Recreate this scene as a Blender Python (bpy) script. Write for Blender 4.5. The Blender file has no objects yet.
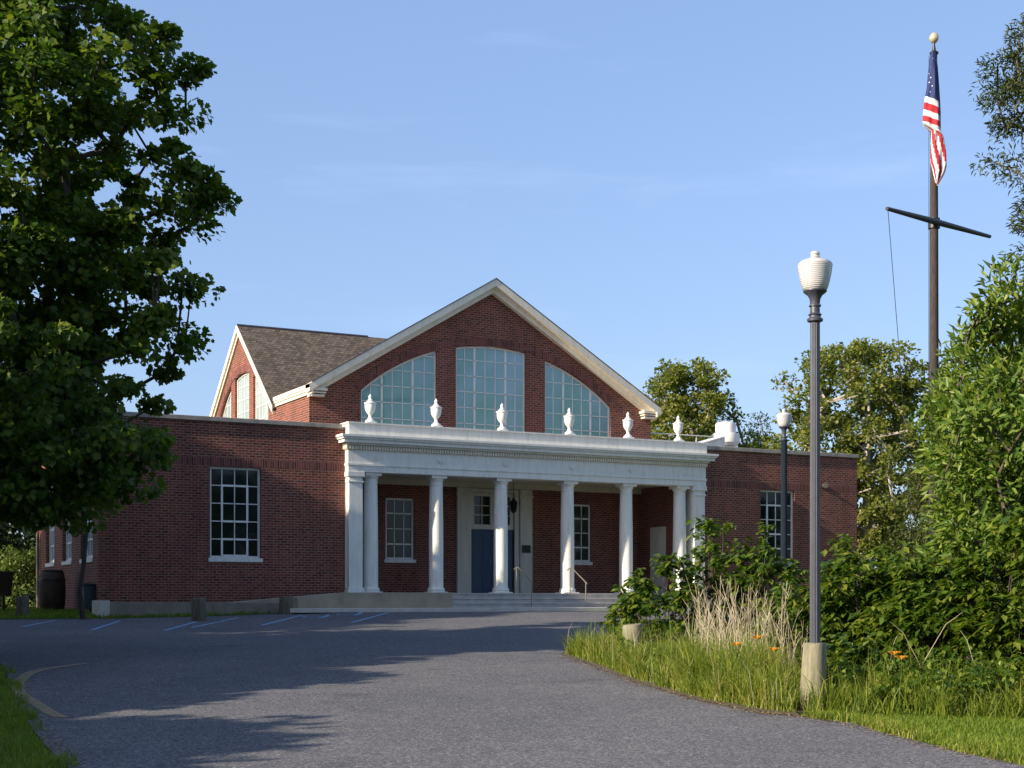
import bpy, bmesh, math, random
import numpy as np
from mathutils import Vector, Matrix
from mathutils.geometry import tessellate_polygon
R_ = math.radians
rng = np.random.default_rng(7); random.seed(7)
scene = bpy.context.scene
COL = scene.collection

# ------------------------------------------------------------------ frames
# World axes follow the brick hall: X along its front, Y into its depth, Z up, Z=0 at the kerb.
# The drive runs uphill towards the hall along a second pair of ground axes (r, f).
EYE = 0.38
CAMX, CAMY = -15.50, -40.41
U = (.887, .462); V = (-.462, .887)
def site(r, f):
    return (CAMX + U[0]*r + U[1]*f, CAMY + V[0]*r + V[1]*f)
def site_inv(x, y):
    dx, dy = x-CAMX, y-CAMY
    return (U[0]*dx + V[0]*dy, U[1]*dx + V[1]*dy)
def gf(f):                       # ground height along the drive
    a = -1.755 + .0425*f
    a = min(a, 0.0)
    return max(a, -1.25)
def gxy(x, y): return gf(site_inv(x, y)[1])

# ------------------------------------------------------------------ materials
def new_mat(name):
    m = bpy.data.materials.new(name); m.use_nodes = True
    nt = m.node_tree; nt.nodes.clear()
    out = nt.nodes.new('ShaderNodeOutputMaterial')
    b = nt.nodes.new('ShaderNodeBsdfPrincipled')
    nt.links.new(b.outputs[0], out.inputs[0])
    return m, nt, b, out
def nd(nt, t, **kw):
    n = nt.nodes.new(t)
    for k, v in kw.items(): setattr(n, k, v)
    return n
def ramp(nt, fac, stops):
    r = nd(nt, 'ShaderNodeValToRGB')
    e = r.color_ramp.elements
    while len(e) < len(stops): e.new(.5)
    for i, (p, c) in enumerate(stops):
        e[i].position = p; e[i].color = (*c, 1)
    nt.links.new(fac, r.inputs[0]); return r.outputs[0]
def mixc(nt, fac, a, b, mode='MIX'):
    m = nd(nt, 'ShaderNodeMix', data_type='RGBA', blend_type=mode)
    for s, v in ((m.inputs[0], fac), (m.inputs[6], a), (m.inputs[7], b)):
        if isinstance(v, (int, float)): s.default_value = v
        elif isinstance(v, tuple): s.default_value = (*v, 1)
        else: nt.links.new(v, s)
    return m.outputs[2]
def bump(nt, h, strength, dist=.02):
    b = nd(nt, 'ShaderNodeBump'); b.inputs['Strength'].default_value = strength; b.inputs['Distance'].default_value = dist
    nt.links.new(h, b.inputs['Height']); return b.outputs[0]
def pos(nt): return nd(nt, 'ShaderNodeNewGeometry').outputs['Position']
def noise(nt, scale, detail=4, rough=.55, vec=None):
    n = nd(nt, 'ShaderNodeTexNoise'); n.inputs['Scale'].default_value = scale
    n.inputs['Detail'].default_value = detail; n.inputs['Roughness'].default_value = rough
    nt.links.new(vec if vec is not None else pos(nt), n.inputs['Vector']); return n.outputs['Fac']

def simple(name, col, rough=.6, metal=0, var=.12, scale=3, bmp=.0, bscale=60, spec=.5):
    m, nt, b, o = new_mat(name)
    d = tuple(c*(1-var) for c in col); l = tuple(min(1, c*(1+var)) for c in col)
    c = ramp(nt, noise(nt, scale, 6), [(.3, d), (.7, l)])
    nt.links.new(c, b.inputs['Base Color'])
    b.inputs['Roughness'].default_value = rough; b.inputs['Metallic'].default_value = metal
    b.inputs['Specular IOR Level'].default_value = spec
    if bmp: nt.links.new(bump(nt, noise(nt, bscale, 3), bmp), b.inputs['Normal'])
    return m

def wall_vec(nt, soldier=False):
    g = nd(nt, 'ShaderNodeNewGeometry')
    sp = nd(nt, 'ShaderNodeSeparateXYZ'); nt.links.new(g.outputs['Position'], sp.inputs[0])
    sn = nd(nt, 'ShaderNodeSeparateXYZ'); nt.links.new(g.outputs['True Normal'], sn.inputs[0])
    ab = nd(nt, 'ShaderNodeMath', operation='ABSOLUTE'); nt.links.new(sn.outputs[1], ab.inputs[0])
    gt = nd(nt, 'ShaderNodeMath', operation='GREATER_THAN'); gt.inputs[1].default_value = .5; nt.links.new(ab.outputs[0], gt.inputs[0])
    mx = nd(nt, 'ShaderNodeMix'); nt.links.new(gt.outputs[0], mx.inputs[0]); nt.links.new(sp.outputs[1], mx.inputs[2]); nt.links.new(sp.outputs[0], mx.inputs[3])
    cv = nd(nt, 'ShaderNodeCombineXYZ')
    if soldier: nt.links.new(sp.outputs[2], cv.inputs[0]); nt.links.new(mx.outputs[0], cv.inputs[1])
    else: nt.links.new(mx.outputs[0], cv.inputs[0]); nt.links.new(sp.outputs[2], cv.inputs[1])
    return cv.outputs[0]
def brick_mat(name, c1, c2, mortar, soldier=False):
    m, nt, b, o = new_mat(name)
    v = wall_vec(nt, soldier)
    t = nd(nt, 'ShaderNodeTexBrick'); nt.links.new(v, t.inputs['Vector'])
    t.inputs['Scale'].default_value = 1; t.inputs['Brick Width'].default_value = .21 if not soldier else .4
    t.inputs['Row Height'].default_value = .074; t.inputs['Mortar Size'].default_value = .0085
    t.inputs['Mortar Smooth'].default_value = .15; t.inputs['Bias'].default_value = -.1
    t.inputs['Color1'].default_value = (*c1, 1); t.inputs['Color2'].default_value = (*c2, 1); t.inputs['Mortar'].default_value = (*mortar, 1)
    if soldier: t.offset = 0
    # second brick lattice at the same joints: scattered burnt headers
    t2 = nd(nt, 'ShaderNodeTexBrick'); nt.links.new(v, t2.inputs['Vector'])
    for k in ('Brick Width', 'Row Height'): t2.inputs[k].default_value = t.inputs[k].default_value
    t2.inputs['Brick Width'].default_value = .105 if not soldier else .4
    t2.inputs['Scale'].default_value = 1; t2.inputs['Mortar Size'].default_value = 0
    t2.inputs['Color1'].default_value = (1, 1, 1, 1); t2.inputs['Color2'].default_value = (0, 0, 0, 1)
    dark = ramp(nt, t2.outputs['Color'], [(.12, (.50, .47, .48)), (.36, (1, 1, 1)), (.8, (1, 1, 1)), (.97, (1.0, 1.0, 1.0))])
    mpb = nd(nt, 'ShaderNodeMapping'); mpb.inputs['Scale'].default_value = (1.6, 1.6, .35); nt.links.new(pos(nt), mpb.inputs[0])
    big = ramp(nt, noise(nt, .9, 7, .65, mpb.outputs[0]), [(.3, (.68, .66, .67)), (.5, (.95, .94, .94)), (.72, (1.1, 1.1, 1.1))])
    c = mixc(nt, 1.0, t.outputs['Color'], dark, 'MULTIPLY')
    c = mixc(nt, t.outputs['Fac'], c, mortar)
    c = mixc(nt, 1.0, c, big, 'MULTIPLY')
    nt.links.new(c, b.inputs['Base Color']); b.inputs['Roughness'].default_value = .85
    inv = nd(nt, 'ShaderNodeMath', operation='SUBTRACT'); inv.inputs[0].default_value = 1; nt.links.new(t.outputs['Fac'], inv.inputs[1])
    nt.links.new(bump(nt, inv.outputs[0], .5, .008), b.inputs['Normal'])
    return m
def shingle_mat():
    m, nt, b, o = new_mat('asphalt_shingle')
    g = nd(nt, 'ShaderNodeNewGeometry')
    sp = nd(nt, 'ShaderNodeSeparateXYZ'); nt.links.new(g.outputs['Position'], sp.inputs[0])
    sn = nd(nt, 'ShaderNodeSeparateXYZ'); nt.links.new(g.outputs['True Normal'], sn.inputs[0])
    ab = nd(nt, 'ShaderNodeMath', operation='ABSOLUTE'); nt.links.new(sn.outputs[1], ab.inputs[0])
    gt = nd(nt, 'ShaderNodeMath', operation='GREATER_THAN'); gt.inputs[1].default_value = .3; nt.links.new(ab.outputs[0], gt.inputs[0])
    mx = nd(nt, 'ShaderNodeMix'); nt.links.new(gt.outputs[0], mx.inputs[0]); nt.links.new(sp.outputs[1], mx.inputs[2]); nt.links.new(sp.outputs[0], mx.inputs[3])
    cv = nd(nt, 'ShaderNodeCombineXYZ'); nt.links.new(mx.outputs[0], cv.inputs[0]); nt.links.new(sp.outputs[2], cv.inputs[1])
    t = nd(nt, 'ShaderNodeTexBrick'); nt.links.new(cv.outputs[0], t.inputs['Vector'])
    t.inputs['Scale'].default_value = 1; t.inputs['Brick Width'].default_value = .17; t.inputs['Row Height'].default_value = .085
    t.inputs['Mortar Size'].default_value = .008
    t.inputs['Color1'].default_value = (.175, .145, .115, 1); t.inputs['Color2'].default_value = (.080, .067, .057, 1); t.inputs['Mortar'].default_value = (.03, .025, .022, 1)
    n2 = ramp(nt, noise(nt, 40, 3), [(.3, (.75, .75, .75)), (.7, (1.15, 1.1, 1.05))])
    nt.links.new(mixc(nt, 1, t.outputs['Color'], n2, 'MULTIPLY'), b.inputs['Base Color'])
    b.inputs['Roughness'].default_value = .95; b.inputs['Specular IOR Level'].default_value = .2
    return m
def painted(name, col, rough=.45, streak=.17):
    m, nt, b, o = new_mat(name)
    mp = nd(nt, 'ShaderNodeMapping'); mp.inputs['Scale'].default_value = (3, 3, .5); nt.links.new(pos(nt), mp.inputs[0])
    n1 = noise(nt, 2.2, 8, .7, mp.outputs[0])
    c = ramp(nt, n1, [(.32, tuple(x*(1-streak)*f for x, f in zip(col, (1, .99, .96)))), (.55, col), (.8, tuple(min(1, x*1.03) for x in col))])
    nt.links.new(c, b.inputs['Base Color'])
    b.inputs['Roughness'].default_value = rough
    nt.links.new(bump(nt, noise(nt, 30, 4), .06), b.inputs['Normal'])
    return m
def glass_mat(name, cols, rough=.04, scale=.6, spec=.5):
    m, nt, b, o = new_mat(name)
    c = ramp(nt, noise(nt, scale, 3), [(.35, cols[0]), (.65, cols[1])])
    nt.links.new(c, b.inputs['Base Color']); b.inputs['Roughness'].default_value = rough
    b.inputs['Specular IOR Level'].default_value = spec
    nt.links.new(bump(nt, noise(nt, 1.2, 1), .12), b.inputs['Normal'])
    return m
def leaf_mat(name, stops, transl=.35, rough=.5, tcol=None, patch=.4):
    m, nt, b, o = new_mat(name)
    g = nd(nt, 'ShaderNodeNewGeometry')
    ad = nd(nt, 'ShaderNodeMath', operation='ADD')
    nz = noise(nt, patch, 2); 
    s = nd(nt, 'ShaderNodeMath', operation='MULTIPLY'); s.inputs[1].default_value = .6; nt.links.new(g.outputs['Random Per Island'], s.inputs[0])
    s2 = nd(nt, 'ShaderNodeMath', operation='MULTIPLY'); s2.inputs[1].default_value = .5; nt.links.new(nz, s2.inputs[0])
    nt.links.new(s.outputs[0], ad.inputs[0]); nt.links.new(s2.outputs[0], ad.inputs[1])
    c = ramp(nt, ad.outputs[0], stops)
    nt.links.new(c, b.inputs['Base Color']); b.inputs['Roughness'].default_value = rough; b.inputs['Specular IOR Level'].default_value = .3
    tr = nd(nt, 'ShaderNodeBsdfTranslucent')
    tc = mixc(nt, 1, c, tcol or (1.25, 1.35, .55), 'MULTIPLY'); nt.links.new(tc, tr.inputs[0])
    mx = nd(nt, 'ShaderNodeMixShader'); mx.inputs[0].default_value = transl
    nt.links.new(b.outputs[0], mx.inputs[1]); nt.links.new(tr.outputs[0], mx.inputs[2]); nt.links.new(mx.outputs[0], o.inputs[0])
    return m
def bark_mat(name, c1, c2, scale=6):
    m, nt, b, o = new_mat(name)
    mp = nd(nt, 'ShaderNodeMapping'); mp.inputs['Scale'].default_value = (3, 3, .6); nt.links.new(pos(nt), mp.inputs[0])
    n1 = noise(nt, scale, 8, .7, mp.outputs[0])
    nt.links.new(ramp(nt, n1, [(.3, c1), (.7, c2)]), b.inputs['Base Color']); b.inputs['Roughness'].default_value = .95
    nt.links.new(bump(nt, n1, .6, .03), b.inputs['Normal']); return m
def asphalt_mat():
    m, nt, b, o = new_mat('worn_asphalt')
    fine = noise(nt, 26, 3, .85); grit = noise(nt, 95, 2, .7)
    sp = ramp(nt, fine, [(.34, (.055, .052, .054)), (.46, (.098, .091, .092)), (.56, (.135, .125, .124)), (.68, (.27, .25, .24))])
    gr = ramp(nt, grit, [(.3, (.45, .45, .46)), (.5, (.95, .95, .95)), (.66, (1.9, 1.85, 1.8))])
    mid = ramp(nt, noise(nt, 4, 6, .75), [(.25, (.80, .80, .82)), (.75, (1.16, 1.15, 1.13))])
    big = ramp(nt, noise(nt, .35, 4), [(.3, (.84, .85, .88)), (.7, (1.10, 1.07, 1.05))])
    c = mixc(nt, 1, sp, mid, 'MULTIPLY'); c = mixc(nt, 1, c, big, 'MULTIPLY'); c = mixc(nt, 1, c, gr, 'MULTIPLY')
    c = mixc(nt, 1, c, (1.00, 1.10, 1.17), 'MULTIPLY')
    v = nd(nt, 'ShaderNodeTexVoronoi', feature='DISTANCE_TO_EDGE'); v.inputs['Scale'].default_value = .13
    wv = nd(nt, 'ShaderNodeVectorMath', operation='ADD'); nt.links.new(pos(nt), wv.inputs[0])
    n3 = nd(nt, 'ShaderNodeTexNoise'); n3.inputs['Scale'].default_value = .8; n3.inputs['Detail'].default_value = 6; nt.links.new(pos(nt), n3.inputs[0])
    sc = nd(nt, 'ShaderNodeVectorMath', operation='SCALE'); sc.inputs['Scale'].default_value = 3; nt.links.new(n3.outputs['Color'], sc.inputs[0]); nt.links.new(sc.outputs[0], wv.inputs[1])
    nt.links.new(wv.outputs[0], v.inputs['Vector'])
    c = mixc(nt, .5, c, ramp(nt, v.outputs['Distance'], [(.0, (.55, .55, .56)), (.0022, (.6, .6, .6)), (.004, (1, 1, 1))]), 'MULTIPLY')
    st = ramp(nt, noise(nt, .9, 3, .4), [(.66, (1, 1, 1)), (.74, (.80, .80, .81))]); c = mixc(nt, 1, c, st, 'MULTIPLY')
    nt.links.new(c, b.inputs['Base Color']); b.inputs['Roughness'].default_value = .95; b.inputs['Specular IOR Level'].default_value = .08
    nt.links.new(bump(nt, fine, .5, .012), b.inputs['Normal'])
    return m
def ground_mat():
    m, nt, b, o = new_mat('lawn_turf')
    c1 = ramp(nt, noise(nt, 1.3, 6, .65), [(.3, (.045, .080, .012)), (.55, (.085, .13, .018)), (.75, (.13, .13, .035))])
    c2 = ramp(nt, noise(nt, 45, 4, .7), [(.3, (.5, .5, .5)), (.7, (1.3, 1.3, 1.2))])
    nt.links.new(mixc(nt, 1, c1, c2, 'MULTIPLY'), b.inputs['Base Color']); b.inputs['Roughness'].default_value = 1; b.inputs['Specular IOR Level'].default_value = .1
    nt.links.new(bump(nt, noise(nt, 40, 4), .8, .04), b.inputs['Normal']); return m
def soil_mat():
    m, nt, b, o = new_mat('leaf_litter_soil')
    c1 = ramp(nt, noise(nt, 30, 6, .7), [(.3, (.035, .028, .016)), (.55, (.09, .07, .04)), (.75, (.22, .17, .10))])
    nt.links.new(c1, b.inputs['Base Color']); b.inputs['Roughness'].default_value = 1
    nt.links.new(bump(nt, noise(nt, 30, 4), .8, .03), b.inputs['Normal']); return m
def paint_line_mat(name, col):
    m, nt, b, o = new_mat(name)
    n1 = noise(nt, 9, 6, .75)
    nt.links.new(ramp(nt, n1, [(.35, (.07, .068, .07)), (.52, col)]), b.inputs['Base Color']); b.inputs['Roughness'].default_value = .7; return m

M = {}
M['brick'] = brick_mat('red_brick', (.225, .047, .027), (.115, .026, .018), (.29, .20, .145))
M['soldier'] = brick_mat('soldier_brick', (.20, .050, .035), (.12, .032, .025), (.20, .13, .11), True)
M['white'] = painted('white_paint', (.76, .76, .69))
M['cream'] = painted('cream_paint', (.76, .70, .57), streak=.14)
M['parapet'] = painted('parapet_metal', (.74, .72, .66), .5, .22)
M['frame'] = painted('window_paint', (.78, .78, .74))
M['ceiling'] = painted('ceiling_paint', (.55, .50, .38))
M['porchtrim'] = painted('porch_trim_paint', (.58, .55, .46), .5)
M['glass_dark'] = glass_mat('dark_window_glass', [(.006, .009, .008), (.022, .030, .024)], spec=.35)
M['glass_teal'] = glass_mat('teal_window_glass', [(.15, .34, .28), (.28, .44, .52)], scale=.45, spec=.9)
M['glass_pale'] = glass_mat('pale_window_glass', [(.24, .31, .33), (.34, .42, .43)], .2)
M['shingle'] = shingle_mat()
M['stone'] = simple('coping_stone', (.30, .27, .23), .8, var=.25, scale=4, bmp=.2)
M['concrete'] = simple('old_concrete', (.34, .28, .20), .9, var=.18, scale=2.5, bmp=.25)
M['concrete_gray'] = simple('gray_concrete', (.24, .20, .155), .9, var=.22, scale=2.5, bmp=.25)
M['step'] = simple('step_stone', (.42, .40, .37), .8, var=.2, scale=3, bmp=.15)
M['kerb'] = simple('kerb_concrete', (.55, .50, .43), .85, var=.15, scale=3, bmp=.2)
M['door'] = simple('blue_door_paint', (.016, .05, .10), .35, var=.08)
M['iron'] = simple('black_iron', (.012, .012, .013), .45, var=.3, spec=.6)
M['post'] = simple('dark_lamp_post_paint', (.048, .052, .068), .45, var=.18, scale=9, spec=.6)
M['pole'] = bark_mat('brown_pole_paint', (.028, .023, .021), (.060, .048, .042))
M['yard'] = simple('black_yard_paint', (.02, .022, .024), .4)
M['gold'] = simple('pale_gilded_ball', (.62, .52, .33), .35, metal=.4)
M['steel'] = simple('handrail_steel', (.30, .27, .22), .4, metal=.7)
M['bronze'] = simple('dark_bronze', (.02, .022, .018), .35, metal=.6)
M['vent'] = painted('ventilator_white', (.78, .77, .73))
M['wood'] = bark_mat('weathered_post_wood', (.05, .042, .03), (.20, .17, .12), 9)
M['woodpale'] = bark_mat('lichened_post_wood', (.11, .11, .065), (.29, .26, .175), 5)
M['rust'] = simple('brown_barrel', (.065, .036, .024), .7, var=.3, scale=5)
M['box'] = simple('green_box', (.02, .05, .045), .5)
M['asphalt'] = asphalt_mat(); M['lawn'] = ground_mat(); M['soil'] = soil_mat()
M['bluepaint'] = paint_line_mat('pale_blue_stall_paint', (.17, .36, .55))
M['oldyellow'] = paint_line_mat('faded_yellow_paint', (.25, .185, .10))
M['flag_red'] = simple('flag_red', (.36, .012, .02), .8, var=.1); M['flag_white'] = simple('flag_white', (.62, .60, .60), .8, var=.04)
def canton():
    m, nt, b, o = new_mat('flag_blue')
    v = nd(nt, 'ShaderNodeTexVoronoi'); v.inputs['Scale'].default_value = 7.5; nt.links.new(pos(nt), v.inputs['Vector'])
    nt.links.new(ramp(nt, v.outputs['Distance'], [(.09, (.5, .5, .54)), (.15, (.010, .022, .10))]), b.inputs['Base Color']); b.inputs['Roughness'].default_value = .8
    return m
M['flag_blue'] = canton()
def globe_mat():
    m, nt, b, o = new_mat('prismatic_globe')
    w = nd(nt, 'ShaderNodeTexWave', wave_type='BANDS', bands_direction='Z'); w.inputs['Scale'].default_value = 14; nt.links.new(pos(nt), w.inputs[0])
    nt.links.new(ramp(nt, w.outputs['Fac'], [(0, (.42, .42, .42)), (1, (.56, .56, .55))]), b.inputs['Base Color'])
    b.inputs['Roughness'].default_value = .18; b.inputs['Coat Weight'].default_value = .6
    b.inputs['Subsurface Weight'].default_value = .15
    nt.links.new(bump(nt, w.outputs['Fac'], .35, .01), b.inputs['Normal'])
    return m
M['globe'] = globe_mat()

M['maple'] = leaf_mat('maple_leaves', [(.12, (.024, .060, .009)), (.45, (.060, .115, .014)), (.75, (.11, .16, .020)), (.95, (.20, .22, .03))], .45, patch=.8)
M['back'] = leaf_mat('sycamore_leaves', [(.15, (.070, .100, .018)), (.5, (.135, .170, .030)), (.85, (.23, .225, .05))], .45, patch=.25)
M['back2'] = leaf_mat('olive_green_leaves', [(.15, (.045, .065, .016)), (.5, (.085, .110, .024)), (.85, (.15, .15, .04))], .35, patch=.25)
M['dark'] = leaf_mat('dark_evergreen_leaves', [(.15, (.014, .028, .008)), (.5, (.028, .050, .012)), (.85, (.055, .080, .018))], .2)
M['yew'] = leaf_mat('yew_needles', [(.15, (.025, .040, .010)), (.5, (.050, .070, .014)), (.85, (.095, .105, .022))], .25)
M['bay'] = leaf_mat('glossy_bay_leaves', [(.15, (.036, .080, .012)), (.5, (.095, .165, .021)), (.85, (.20, .25, .04))], .35, .4)
M['oak'] = leaf_mat('willow_oak_leaves', [(.15, (.030, .048, .016)), (.5, (.055, .080, .024)), (.85, (.10, .11, .03))], .3)
M['knot'] = leaf_mat('knotweed_leaves', [(.12, (.016, .045, .008)), (.4, (.055, .112, .014)), (.7, (.13, .185, .021)), (.95, (.26, .27, .045))], .42, .42, patch=1.2)
M['hedge'] = leaf_mat('hedge_leaves', [(.15, (.05, .085, .018)), (.5, (.09, .14, .022)), (.85, (.15, .18, .035))], .35)
M['grass'] = leaf_mat('meadow_grass', [(.1, (.060, .105, .012)), (.45, (.13, .19, .018)), (.75, (.24, .27, .032)), (.95, (.42, .36, .13))], .4, .55, patch=1.6)
M['turf'] = leaf_mat('mown_grass', [(.1, (.070, .125, .012)), (.5, (.13, .20, .018)), (.85, (.21, .25, .035))], .4, .55, patch=1.5)
M['reed'] = leaf_mat('dead_reeds', [(.1, (.22, .17, .10)), (.5, (.42, .36, .24)), (.9, (.62, .55, .40))], .15, .7, tcol=(1, 1, 1))
M['litter'] = leaf_mat('dry_leaf_litter', [(.1, (.07, .05, .03)), (.5, (.20, .14, .07)), (.9, (.38, .30, .16))], .1, .8, tcol=(1, 1, 1))
M['flower'] = leaf_mat('daylily_petals', [(.1, (.6, .22, .02)), (.9, (.8, .42, .05))], .3, tcol=(1, 1, 1))
M['bark'] = bark_mat('maple_bark', (.020, .016, .012), (.07, .055, .042))
M['barkpale'] = bark_mat('pale_bark', (.16, .14, .11), (.42, .39, .34), 3)
M['barkmid'] = bark_mat('brown_bark', (.05, .04, .03), (.13, .105, .08))

# ------------------------------------------------------------------ mesh helpers
def tag(o, label=None, cat=None, group=None, kind=None):
    if label: o['label'] = label
    if cat: o['category'] = cat
    if group: o['group'] = group
    if kind: o['kind'] = kind
    return o
def thing(name, label, cat, loc=(0, 0, 0), group=None, rz=0):
    o = bpy.data.objects.new(name, None); COL.objects.link(o); o.location = loc; o.rotation_euler = (0, 0, rz)
    o.empty_display_size = .2
    return tag(o, label, cat, group)
class MB:
    def __init__(s): s.v = []; s.f = []; s.smooth = False
    def add(s, v, f):
        n = len(s.v); s.v += [tuple(p) for p in v]; s.f += [tuple(i+n for i in q) for q in f]; return s
    def box(s, x0, y0, z0, x1, y1, z1):
        v = [(x, y, z) for z in (z0, z1) for y in (y0, y1) for x in (x0, x1)]
        return s.add(v, [(0, 2, 3, 1), (4, 5, 7, 6), (0, 1, 5, 4), (2, 6, 7, 3), (0, 4, 6, 2), (1, 3, 7, 5)])
    def lathe(s, prof, c=(0, 0, 0), n=24, cap=True):
        s.smooth = True
        v = []; f = []
        for r, z in prof:
            for i in range(n):
                a = 2*math.pi*i/n; v.append((c[0]+r*math.cos(a), c[1]+r*math.sin(a), c[2]+z))
        for k in range(len(prof)-1):
            for i in range(n):
                j = (i+1) % n; f.append((k*n+i, k*n+j, (k+1)*n+j, (k+1)*n+i))
        if cap:
            f.append(tuple(range(n))[::-1]); f.append(tuple((len(prof)-1)*n+i for i in range(n)))
        return s.add(v, f)
    def tube(s, pts, rad, n=8):
        s.smooth = True
        pts = [Vector(p) for p in pts]
        if not hasattr(rad, '__len__'): rad = [rad]*len(pts)
        rad = [float(q) for q in rad]
        v = []; f = []
        for k, p in enumerate(pts):
            d = (pts[min(k+1, len(pts)-1)] - pts[max(k-1, 0)]).normalized()
            a = d.orthogonal().normalized() if abs(d.z) > .98 else d.cross(Vector((0, 0, 1))).normalized()
            b = d.cross(a)
            for i in range(n):
                t = 2*math.pi*i/n; v.append(p + rad[k]*(a*math.cos(t)+b*math.sin(t)))
        for k in range(len(pts)-1):
            for i in range(n):
                j = (i+1) % n; f.append((k*n+i, k*n+j, (k+1)*n+j, (k+1)*n+i))
        f.append(tuple(range(n))[::-1]); f.append(tuple((len(pts)-1)*n+i for i in range(n)))
        return s.add(v, f)
    def prism(s, outer, holes=(), axis='Y', a=0, b=.3):
        """2D polygon (with holes) extruded from a to b. axis Y: 2D=(x,z); axis X: 2D=(y,z); axis Z: 2D=(x,y)"""
        loops = [list(outer)] + [list(h) for h in holes]
        flat = [p for l in loops for p in l]
        tris = tessellate_polygon([[Vector((p[0], p[1], 0)) for p in l] for l in loops])
        def P(p, t): return (p[0], t, p[1]) if axis == 'Y' else (t, p[0], p[1]) if axis == 'X' else (p[0], p[1], t)
        n = len(flat); v = [P(p, a) for p in flat] + [P(p, b) for p in flat]
        f = [tuple(t) for t in tris] + [tuple(i+n for i in t[::-1]) for t in tris]
        k = 0
        for l in loops:
            m = len(l)
            for i in range(m):
                j = (i+1) % m; f.append((k+i, k+j, n+k+j, n+k+i))
            k += m
        return s.add(v, f)
    def build(s, name, mat, parent=None, bevel=0, off=None):
        me = bpy.data.meshes.new(name)
        vs = s.v
        if off is not None: vs = [(p[0]-off[0], p[1]-off[1], p[2]-off[2]) for p in vs]
        me.from_pydata([tuple(p) for p in vs], [], s.f)
        bm = bmesh.new(); bm.from_mesh(me); bmesh.ops.recalc_face_normals(bm, faces=bm.faces[:])
        bm.to_mesh(me); bm.free()
        if s.smooth:
            me.shade_smooth(); me.set_sharp_from_angle(angle=R_(38))
        for m in (mat if isinstance(mat, list) else [mat]): me.materials.append(m)
        o = bpy.data.objects.new(name, me); COL.objects.link(o)
        if parent: o.parent = parent
        if bevel:
            b = o.modifiers.new('bevel', 'BEVEL'); b.width = bevel; b.segments = 2; b.limit_method = 'ANGLE'
        return o
def children_of(o): return [c for c in o.children]
def copy_tree(o, parent=None):
    c = o.copy(); COL.objects.link(c)
    if parent: c.parent = parent
    for ch in children_of(o): copy_tree(ch, c)
    return c
def rect(x0, z0, x1, z1): return [(x0, z0), (x1, z0), (x1, z1), (x0, z1)]

# sheet: a polygon given in drive axes (r,f) draped on the sloping ground
def sheet(name, poly, dz, mat, step=.5, f0=9, f1=42.5, kind='structure', thick=0):
    bm = bmesh.new()
    vs = [bm.verts.new((p[0], p[1], 0)) for p in poly]
    bm.faces.new(vs)
    lo = min(p[1] for p in poly); hi = max(p[1] for p in poly)
    cuts = [f for f in list(np.arange(f0, f1, step)) + [11.882, 41.294] if lo < f < hi]
    for f in cuts:
        bmesh.ops.bisect_plane(bm, geom=bm.verts[:]+bm.edges[:]+bm.faces[:], plane_co=(0, f, 0), plane_no=(0, 1, 0))
    bmesh.ops.triangulate(bm, faces=[f for f in bm.faces if len(f.verts) > 4])
    if thick:
        top = bm.faces[:]
        ext = bmesh.ops.extrude_face_region(bm, geom=top)
        dn = [e for e in ext['geom'] if isinstance(e, bmesh.types.BMVert)]
        dset = set(dn)
    for v in bm.verts:
        r, f = v.co.x, v.co.y; x, y = site(r, f)
        z = gf(f)+dz
        if thick and v not in dset: z -= thick
        v.co = (x, y, z)
    bmesh.ops.recalc_face_normals(bm, faces=bm.faces[:])
    if not thick:
        for f in bm.faces:
            if f.normal.z < 0: f.normal_flip()
    me = bpy.data.meshes.new(name); bm.to_mesh(me); bm.free(); me.materials.append(mat)
    o = bpy.data.objects.new(name, me); COL.objects.link(o)
    if kind: o['kind'] = kind
    return o

def np_mesh(name, verts, tris, mat, parent=None, quads=False):
    me = bpy.data.meshes.new(name)
    k = 4 if quads else 3
    nf = len(tris)
    me.vertices.add(len(verts)); me.vertices.foreach_set('co', np.ascontiguousarray(verts, dtype=np.float32).ravel())
    me.loops.add(nf*k); me.loops.foreach_set('vertex_index', np.ascontiguousarray(tris, dtype=np.int32).ravel())
    me.polygons.add(nf); me.polygons.foreach_set('loop_start', np.arange(0, nf*k, k, dtype=np.int32))
    me.update(calc_edges=True); me.validate()
    me.materials.append(mat)
    o = bpy.data.objects.new(name, me); COL.objects.link(o)
    if parent: o.parent = parent
    return o

# ------------------------------------------------------------------ leaves
def unit(a): return a/np.maximum(np.linalg.norm(a, axis=-1, keepdims=True), 1e-9)
LEAF = {
 'oval': (np.array([[0, 0, 0], [-.5, .38, .07], [0, .45, -.03], [.5, .38, .07], [0, 1, -.06]]), np.array([[0, 2, 1], [0, 3, 2], [1, 2, 4], [2, 3, 4]])),
 'maple': (np.array([[0, .25, 0], [0, -.1, 0], [.34, .04, .03], [.60, .08, .06], [.47, .36, .04], [.56, .70, .08], [.31, .70, .02], [0, 1.02, -.05], [-.31, .70, .02], [-.56, .70, .08], [-.47, .36, .04], [-.60, .08, .06], [-.34, .04, .03]]),
           np.array([[0, i, i+1] for i in range(1, 12)] + [[0, 12, 1]])),
 'lance': (np.array([[0, 0, 0], [-.5, .45, .1], [.5, .45, .1], [0, 1, -.12]]), np.array([[0, 3, 1], [0, 2, 3]])),
}
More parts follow.
